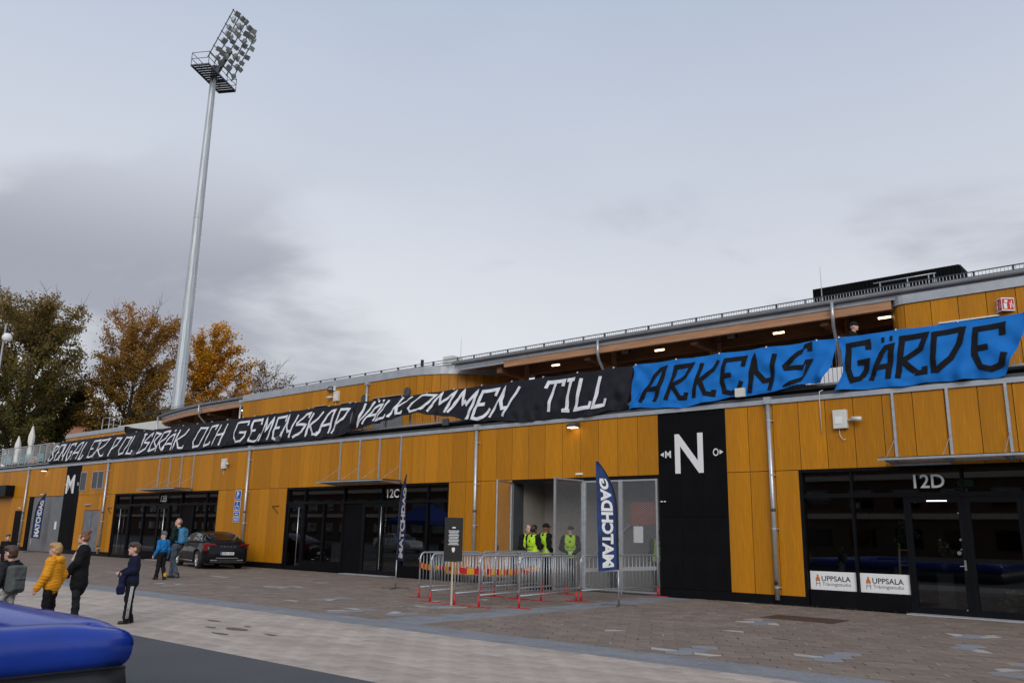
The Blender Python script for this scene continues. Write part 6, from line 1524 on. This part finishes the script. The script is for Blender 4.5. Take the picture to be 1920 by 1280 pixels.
def person(label, loc, look, H, top, top_m, leg_m, hair, hair_m, skin=None, kid=False, pose=None, z=0.0, group=None, coat=0.0, ribs=None, shoe_m=None, headturn=0.0, step=None, eyes=True, puff=0.0, legs=True, sleeve=1.0):
    """one continuous body surface; clothes, hair and shoes are separate shells over it. local +y is the way the person faces"""
    skin = skin or SK1; S_ = H/1.75
    vd = Vector((loc[0]-CAMV.x, loc[1]-CAMV.y)).normalized(); look = Vector((-vd.y, vd.x))*look[0]+vd*look[1]      # look = (to the viewer's left, away from the viewer)
    rz = math.atan2(look[1], look[0])-math.pi/2
    t = thing('person', label, 'person', (*loc, z), rz, group); t.scale = (S_, S_, S_)
    J = {k: v.copy() for k, v in BASE.items()}; hs = 1.18 if kid else 1.0
    if kid:
        for k in J:
            if k not in ('head', 'neck'): J[k][0] *= 0.95; J[k][2] *= 0.965
        J['neck'][2] = 1.425; J['head'][2] = 1.60
    for k, v in (pose or {}).items(): J[k] = J[k]+np.array(v, float)
    st = step or 0.017
    ca, sa = math.cos(headturn), math.sin(headturn); hc = J['head']
    def hp_(x, y, z_): return hc+hs*V3(x*ca-y*sa, x*sa+y*ca, z_)
    body = [('e', hp_(0, -.008, .012), V3(.076, .092, .108)*hs), ('e', hp_(0, .030, -.055), V3(.056, .062, .062)*hs), ('c', hp_(0, .088, .006), hp_(0, .100, -.022), .009*hs, .0135*hs), ('c', hp_(-.02, .085, -.062), hp_(.02, .085, -.062), .011*hs, .011*hs), ('e', hp_(0, .074, -.10), V3(.022, .02, .02)*hs),
            ('c', hp_(-.03, .078, .032), hp_(.03, .078, .032), .012*hs, .012*hs), ('e', hp_(-.078, -.005, -.012), V3(.014, .024, .034)*hs), ('e', hp_(.078, -.005, -.012), V3(.014, .024, .034)*hs), ('c', J['neck']+V3(0, 0, -.06), hp_(0, -.01, -.06), .056, .050*hs)]
    body += [('c', J['neck']+V3(0, 0, -.08), V3(0, 0, 1.0), .09, .10)]
    for sN, sg_ in (('L', -1), ('R', 1)):
        body += [('c', J['neck']+V3(0, 0, -.07), J[sN+'sho'], .05, .045), ('c', J[sN+'sho'], J[sN+'elb'], .042, .034), ('c', J[sN+'elb'], J[sN+'wri'], .034, .024)]+hand(J, sN, J[sN+'wri'], J[sN+'elb'], sg_)
        body += [('c', V3(0, 0, .98), J[sN+'hip'], .09, .07), ('c', J[sN+'hip'], J[sN+'knee'], .068, .048), ('c', J[sN+'knee'], J[sN+'ank'], .046, .032), ('c', J[sN+'ank'], J[sN+'ank']+V3(sg_*.02, .10, -.045), .034, .026)]
    organic('body', body, skin, t, 0.0125 if not step else step*0.85, 0.018)
    if eyes:
        for x in (-.031, .031): MB().lathe([(.001, .007), (.008, .004), (.0085, 0), (.006, -.006), (.001, -.008)], tuple(hp_(x, .083, .012)), 8).build('eye', M_eye, t, smooth=True, local=True)
        MB().tube([tuple(hp_(x, .0965-abs(x)*.25, -.063)) for x in (-.022, -.01, 0, .01, .022)], .0042, 5).build('lips', M_lip, t, smooth=True, local=True)
    # clothes
    torso = [('e', V3(0, -.012, 1.28 if not kid else 1.24), V3(.182, .118, .20)), ('e', V3(0, 0, 1.06), V3(.160, .115, .20)), ('c', J['Lsho'], J['Rsho'], .068, .068), ('c', J['neck']+V3(0, -.01, -.05), J['neck']+V3(0, 0, -.03), .078, .066)]
    if coat: torso += [('e', V3(0, 0, .96-coat*.5), V3(.178, .135, .14+coat*.5))]
    arms = []
    for sN in 'LR':
        w_ = J[sN+'elb']+(J[sN+'wri']-J[sN+'elb'])*sleeve; arms += [('c', J[sN+'sho'], J[sN+'elb'], .070, .055), ('c', J[sN+'elb'], w_, .055, .042)]
    jk, jf = organic(top, torso+arms, top_m, t, st, 0.04, puff, wrinkle=0.0 if ribs else 0.009, ribs=ribs, seed=H*7)
    tr = [('e', V3(0, -.012, .95), V3(.160, .122, .13))]
    for sN in 'LR':
        tr += [('c', J[sN+'hip'], J[sN+'knee'], .092, .066), ('c', J[sN+'knee'], J[sN+'ank']+V3(0, .012, -.02), .066, .060)]
    if legs:
        organic('trousers', tr, leg_m, t, st, 0.03, 0.012 if kid else 0.004, wrinkle=0.010, seed=H*3)
    for sN, sg_ in (('L', -1), ('R', 1)):
        a = J[sN+'ank']; fl = a[2]-0.085
        sh = [('c', a+V3(0, -.035, -.045), a+V3(sg_*.02, .13, -.052), .042, .036), ('c', a, a+V3(0, 0, .03), .045, .048)]
        organic('shoe', sh, shoe_m or F_shoe, t, 0.012, 0.03, 0.004, clip=lambda p, fl=fl: (fl+0.006)-p[:, 2])
    # hair or hat
    if hair:
        he = [('e', hp_(0, -.014, .022), V3(.086, .103, .112)*hs)]
        if hair == 'bun': he += [('e', hp_(.0, -.085, .125), V3(.052, .05, .048)*hs), ('e', hp_(0, -.04, -.02), V3(.086, .075, .07)*hs)]
        if hair == 'full': he += [('e', hp_(0, .03, .075), V3(.082, .078, .055)*hs), ('e', hp_(0, -.045, -.03), V3(.078, .06, .06)*hs)]
        if hair == 'crop': he = [('e', hp_(0, -.012, .018), V3(.0795, .0965, .1085)*hs)]
        if hair == 'beanie': he = [('e', hp_(0, -.010, .040), V3(.092, .108, .108)*hs)]
        if hair == 'cap': he = [('e', hp_(0, -.010, .042), V3(.090, .106, .092)*hs), ('c', hp_(-.03, .085, .045), hp_(-.03, .15, .03), .018*hs, .010*hs), ('c', hp_(.03, .085, .045), hp_(.03, .15, .03), .018*hs, .010*hs)]
        cut_f = {'bun': (.052, .062), 'full': (.050, .040), 'crop': (.04, .06), 'beanie': (.5, .02), 'cap': (.5, .035)}[hair]
        def clip(p, cf=cut_f):
            q = (p-hc)/hs; y = -q[:, 0]*sa+q[:, 1]*ca
            face = np.minimum(y-cf[0]+0.25*np.maximum(0, -q[:, 2]-.02)*0, cf[1]-q[:, 2])     # in front of the ear line and below the brow
            low = -0.075-q[:, 2] if hair not in ('beanie', 'cap') else 0.012-q[:, 2]
            ear = np.minimum(y+0.005, -0.0-q[:, 2]) if hair in ('full', 'crop') else np.full(len(p), -1.0)
            return np.maximum(np.maximum(face, low), ear)
        organic({'beanie': 'beanie', 'cap': 'cap'}.get(hair, 'hair'), he, hair_m, t, 0.011 if not step else step*0.8, 0.02, 0.0, wrinkle=0.008 if hair not in ('cap', 'beanie') else 0.0015, seed=H, clip=clip)
    return t, J, jf, hp_
def on_surface(f, me, o_dir, start, m, parent, name):
    """lay flat lettering (mesh in x,z) against a clothing surface by sphere tracing along o_dir"""
    co = np.array([v.co[:] for v in me.vertices]); p = co.copy(); p[:, 1] = start
    for _ in range(40): p = p+np.outer(f(p)*0.8, o_dir)
    p = p-np.array(o_dir)*0.004
    for v, q in zip(me.vertices, p): v.co = q
    me.update(); return obj(name, me, m, parent, True)
def backpack(J, parent, m, size=(.155, .085, .23), ctr=(0, -.20, 1.20), strap_m=None):
    c = V3(*ctr); hb = V3(*size)
    o, f = organic('backpack', [('b', c, hb, .06), ('b', c+V3(0, -hb[1]*0.85, -hb[2]*0.38), V3(hb[0]*0.78, hb[1]*0.45, hb[2]*0.42), .035)], m, parent, 0.015, 0.018, 0.0, wrinkle=0.004, seed=2)
    for sg_ in (-1, 1):
        MB().tube([(sg_*.10, c[1]+.05, c[2]+hb[2]*.9), (sg_*.12, -.06, 1.47), (sg_*.125, .06, 1.44), (sg_*.13, .115, 1.30), (sg_*.15, .07, 1.10), (sg_*.14, c[1]+.06, c[2]-hb[2]*.8)], .02, 6).build('strap', strap_m or m, o, smooth=True, local=True)
    MB().tube([(x, c[1]-.02, c[2]+hb[2]+.03*math.cos(x/.05*1.5)) for x in (-.05, -.025, 0, .025, .05)], .01, 6).build('carry_loop', strap_m or m, o, smooth=True, local=True)
    MB().tube([(x, c[1]-hb[1]*1.32, c[2]-hb[2]*.02) for x in (-hb[0]*.65, 0, hb[0]*.65)], .006, 5).build('zip', F_black, o, local=True)
    return o, f

# ---- man and boy walking away past the car
t, J, jf, hp_ = person('man in a dark green jumper with a blue backpack walking past the car', (-26.50, -6.75), LEFTV*0.75+AWAY*0.65, 1.89, 'jumper', F_green, F_jean, 'crop', H_short, headturn=0.55,
    pose={'Rank': (0, .20, .0), 'Rknee': (0, .16, .02), 'Lank': (0, -.20, .02), 'Lknee': (0, -.02, 0), 'Lelb': (0, .02, 0), 'Lwri': (.03, .08, .04), 'Rwri': (-.02, -.05, 0)})
backpack(J, t, F_packb, (.145, .085, .225), (0, -.195, 1.23))
t, J, jf, hp_ = person('boy in a blue jacket and grey beanie walking beside the man', (-25.95, -7.5), LEFTV*0.55+AWAY*0.8, 1.47, 'jacket', F_blue, F_black, 'beanie', F_wool, kid=True, headturn=0.3, puff=0.008,
    pose={'Lank': (0, .10, 0), 'Rank': (0, -.14, 0), 'Lwri': (-.05, .03, .02), 'Rwri': (.03, -.02, .02)})
f_b = [('e', V3(0, 0, 1.0), V3(.172, .126, .11))]
organic('jacket_hem', f_b, F_blued, t, 0.016, 0.03, 0.010, wrinkle=0.004)
M_sock = mat('sock_yellow', (0.60, 0.30, 0.01), 0.8)
for sN in 'LR': organic('sock', [('c', J[sN+'ank']+V3(0, 0, .05), J[sN+'ank']+V3(0, 0, .11), .062, .064)], M_sock, t, 0.012, 0.02)

# ---- group watching on the left
t, J, jf, hp_ = person('woman in a black coat with a cream collar and hair in a bun', (-15.25, -14.45), LEFTV+AWAY*0.05, 1.49, 'coat', F_black, F_char, 'bun', H_auburn, coat=0.30, puff=0.028, headturn=-0.10,
    pose={'Lelb': (.02, .10, .02), 'Lwri': (.10, .18, .06), 'Relb': (-.01, .08, .02), 'Rwri': (-.10, .20, .06)})
organic('collar', [('c', V3(-.09, -.02, 1.465), V3(.09, -.02, 1.465), .072, .072), ('c', V3(-.095, .04, 1.45), V3(-.05, .15, 1.20), .055, .04), ('c', V3(.095, .04, 1.45), V3(.05, .15, 1.20), .055, .04)], F_cream, t, 0.014, 0.03, wrinkle=0.005)
MB().tube([(-.03, .2, .88), (.03, .22, .86)], 0.03, 8).build('glove', F_black, t, local=True)
t, J, jf, hp_ = person('blond boy in a yellow quilted jacket with a hood', (-14.45, -15.2), LEFTV*0.9+AWAY*0.5, 1.33, 'jacket', F_yel, F_black, 'full', H_blond, kid=True, coat=0.10, puff=0.026, ribs=(0.014, 0.062), headturn=0.12,
    pose={'Lelb': (-.03, .05, .0), 'Lwri': (-.06, .09, -.02), 'Relb': (.04, -.03, 0), 'Rwri': (.06, -.01, -.02)})
organic('hood', [('e', V3(0, -.115, 1.40), V3(.13, .075, .085)), ('c', V3(-.10, -.03, 1.44), V3(.10, -.03, 1.44), .055, .055)], F_yel, t, 0.014, 0.03, 0.004, wrinkle=0.004)
organic('hood_lining', [('e', V3(0, -.06, 1.462), V3(.095, .06, .035))], F_navy, t, 0.013, 0.02, 0.004)
t, J, jf, hp_ = person('brown haired boy in a navy jacket and striped black track trousers', (-14.57, -13.86), LEFTV*1.0+AWAY*-0.12, 1.34, 'jacket', F_navy, F_black, 'full', H_brown, kid=True, coat=0.10, puff=0.014, headturn=0.0,
    pose={'Lelb': (.0, .06, .05), 'Lwri': (.12, .15, .20), 'Relb': (.01, .05, .06), 'Rwri': (-.12, .17, .22), 'Lank': (0, .06, 0), 'Rank': (0, -.05, 0)}, shoe_m=F_shoe)
for k in range(3): MB().tube([(-.188, .022-.022*k, .80), (-.181, .042-.022*k, .5), (-.175, .062-.022*k, .12)], 0.0068, 5).build('trouser_stripe', M_txt, t, smooth=True, local=True)
for sN in 'LR': organic('shoe_sole', [('c', J[sN+'ank']+V3(0, -.04, -.078), J[sN+'ank']+V3(0, .14, -.078), .036, .032)], F_sole, t, 0.012, 0.02, clip=lambda p: np.maximum(p[:, 2]-0.022, 0.004-p[:, 2]))
rz_ = t.rotation_euler[2]; bagp = Vector(t.location)+Vector((math.cos(rz_)*(-.10)-math.sin(rz_)*.19, math.sin(rz_)*(-.10)+math.cos(rz_)*.19, 0))
bg_ = thing('cloth_bag', 'dark blue cloth bag hanging from the navy-jacketed boy\'s hands', 'bag', (bagp.x, bagp.y, 0), rz_)
F_bag = fabric('bag_blue', (0.004, 0.007, 0.035), 0.6)
organic('bag_body', [('b', V3(0, -.02, .64), V3(.028, .05, .15), .025), ('b', V3(0, -.02, .55), V3(.03, .065, .08), .03)], F_bag, bg_, 0.014, 0.03, wrinkle=0.006)
MB().tube([(0, -.05, .77), (0, -.02, .86), (0, .02, .86), (0, .05, .77)], 0.01, 6).build('handle', F_bag, bg_, smooth=True, local=True)
t, J, jf, hp_ = person('brown haired child with a grey backpack at the left edge behind the inflatable', (-13.30, -16.25), LEFTV*0.6+AWAY*0.75, 1.31, 'jumper', F_char, F_camo, 'full', H_brown, kid=True, headturn=0.25, puff=0.01)
backpack(J, t, F_grey, (.165, .095, .25), (.0, -.20, 1.14), F_black)
person('dark haired child in a black top at the very left edge, further back', (-31.5, -10.1), LEFTV*-0.2+AWAY*-0.9, 1.28, 'jumper', F_black, F_black, 'full', H_brown, kid=True, step=0.022)

# ---- security staff in the gate
def guard(label, loc, look, H, hair, hair_m, skin, text=True, **kw):
    t, J, jf, hp_ = person(label, loc, look, H, 'jacket', F_black, F_black, hair, hair_m, skin, puff=0.01, group='security staff in yellow vests', coat=0.05, **kw)
    vp = [('e', V3(0, -.012, 1.28), V3(.185, .122, .20)), ('e', V3(0, 0, 1.06), V3(.170, .125, .20)), ('e', V3(0, 0, .93), V3(.182, .138, .13)), ('c', V3(-.12, -.01, 1.42), V3(.12, -.01, 1.42), .062, .062)]
    neckc = J['neck']
    def clip(p):
        arm = np.minimum(np.abs(p[:, 0])-0.165, p[:, 2]-1.17); neck_hole = 0.085-np.linalg.norm(p-(neckc+V3(0, .03, .03)), axis=1); hem = 0.86-p[:, 2]
        return np.maximum(np.maximum(arm, neck_hole), hem)
    o, vf = organic('hi_vis_vest', vp, F_hivis, t, 0.015, 0.04, 0.022, wrinkle=0.003, clip=clip)
    vf2 = field(vp, 0.04, 0.022)
    for ln, z_, w_ in (('SERVICE', 1.16, .235), ('&SAFETY', 1.075, .235)):
        me = text_mesh(ln, 1.0, 0.012); co = np.array([v.co[:] for v in me.vertices]); mn, mx_ = co.min(0), co.max(0); cc = (mn+mx_)/2
        bmm = bmesh.new(); bmm.from_mesh(me); bmesh.ops.triangulate(bmm, faces=bmm.faces[:]); bmm.to_mesh(me); bmm.free()
        me.transform(Matrix.Translation((0, 0, z_)) @ Matrix.Diagonal((w_/(mx_[0]-mn[0]), 1, .058/(mx_[1]-mn[1]), 1)) @ Matrix.Rotation(R(90), 4, 'X') @ Matrix.Translation((-cc[0], -cc[1], 0)))
        on_surface(vf2, me, (0, 1, 0), -0.6, M_ink, o, 'lettering')
    me = MB().add([(-.03, 0, 1.34), (.03, 0, 1.34), (.02, 0, 1.29), (0, 0, 1.275), (-.02, 0, 1.29)], [(0, 1, 2, 3, 4)]).mesh('emblem'); on_surface(vf2, me, (0, 1, 0), -0.6, M_ink, o, 'emblem')
    for z0_, z1_ in ((0.905, 0.955), (1.005, 1.05)):
        organic('reflective_band', vp, M_gtape, o, 0.013, 0.04, 0.026, clip=lambda p, a=z0_, c=z1_: np.maximum(np.maximum(clip(p), a-p[:, 2]), p[:, 2]-c))
    return t
guard('security guard in a yellow vest with pale face, leftmost in the gate', (-16.75, -0.55), LEFTV*-0.3-AWAY, 1.88, 'crop', H_short, SK1, pose={'Lwri': (.10, .16, .10), 'Rwri': (-.12, .17, .12), 'Lelb': (0, .05, 0), 'Relb': (0, .05, 0)})
guard('dark haired security guard in a yellow vest, second from the left, back half turned', (-16.22, -0.95), LEFTV*-0.75+AWAY*0.75, 1.86, 'full', H_dark, SK2, pose={'Lwri': (.13, .20, .32), 'Rwri': (-.14, .20, .30), 'Lelb': (0, .06, .03), 'Relb': (0, .06, .03)})
guard('security guard in a yellow vest wearing a dark cap, in the middle of the gate', (-16.15, -0.45), LEFTV*-0.8+AWAY*0.55, 1.92, 'cap', F_black, SK2, headturn=-0.5, pose={'Rwri': (-.05, .10, .06), 'Lwri': (.02, .02, 0)})
guard('security guard in a SERVICE &SAFETY vest seen from behind through the open mesh leaf', (-15.62, 0.10), AWAY+LEFTV*-0.1, 1.86, 'cap', F_char, SK1, headturn=0.25, pose={'Lwri': (.14, -.16, .10), 'Rwri': (-.14, -.16, .08), 'Lelb': (-.03, -.07, .02), 'Relb': (.03, -.07, .02)})
guard('security guard in a yellow vest deep inside, behind the mesh screen', (-14.6, 0.9), LEFTV*0.8+AWAY*0.4, 1.84, 'full', H_dark, SK1, step=0.022)
guard('security guard in a yellow vest behind the mesh under the white paper sheet', (-13.2, 1.2), LEFTV*0.3+AWAY, 1.80, 'full', H_brown, SK1, step=0.022)
person('person in a dark jacket and black cap looking over the blue banner on the balcony', (-7.08, 1.05), LEFTV*-1.0+AWAY*-0.2, 1.74, 'jacket', F_black, F_black, 'cap', F_black, z=5.45, headturn=0.0)
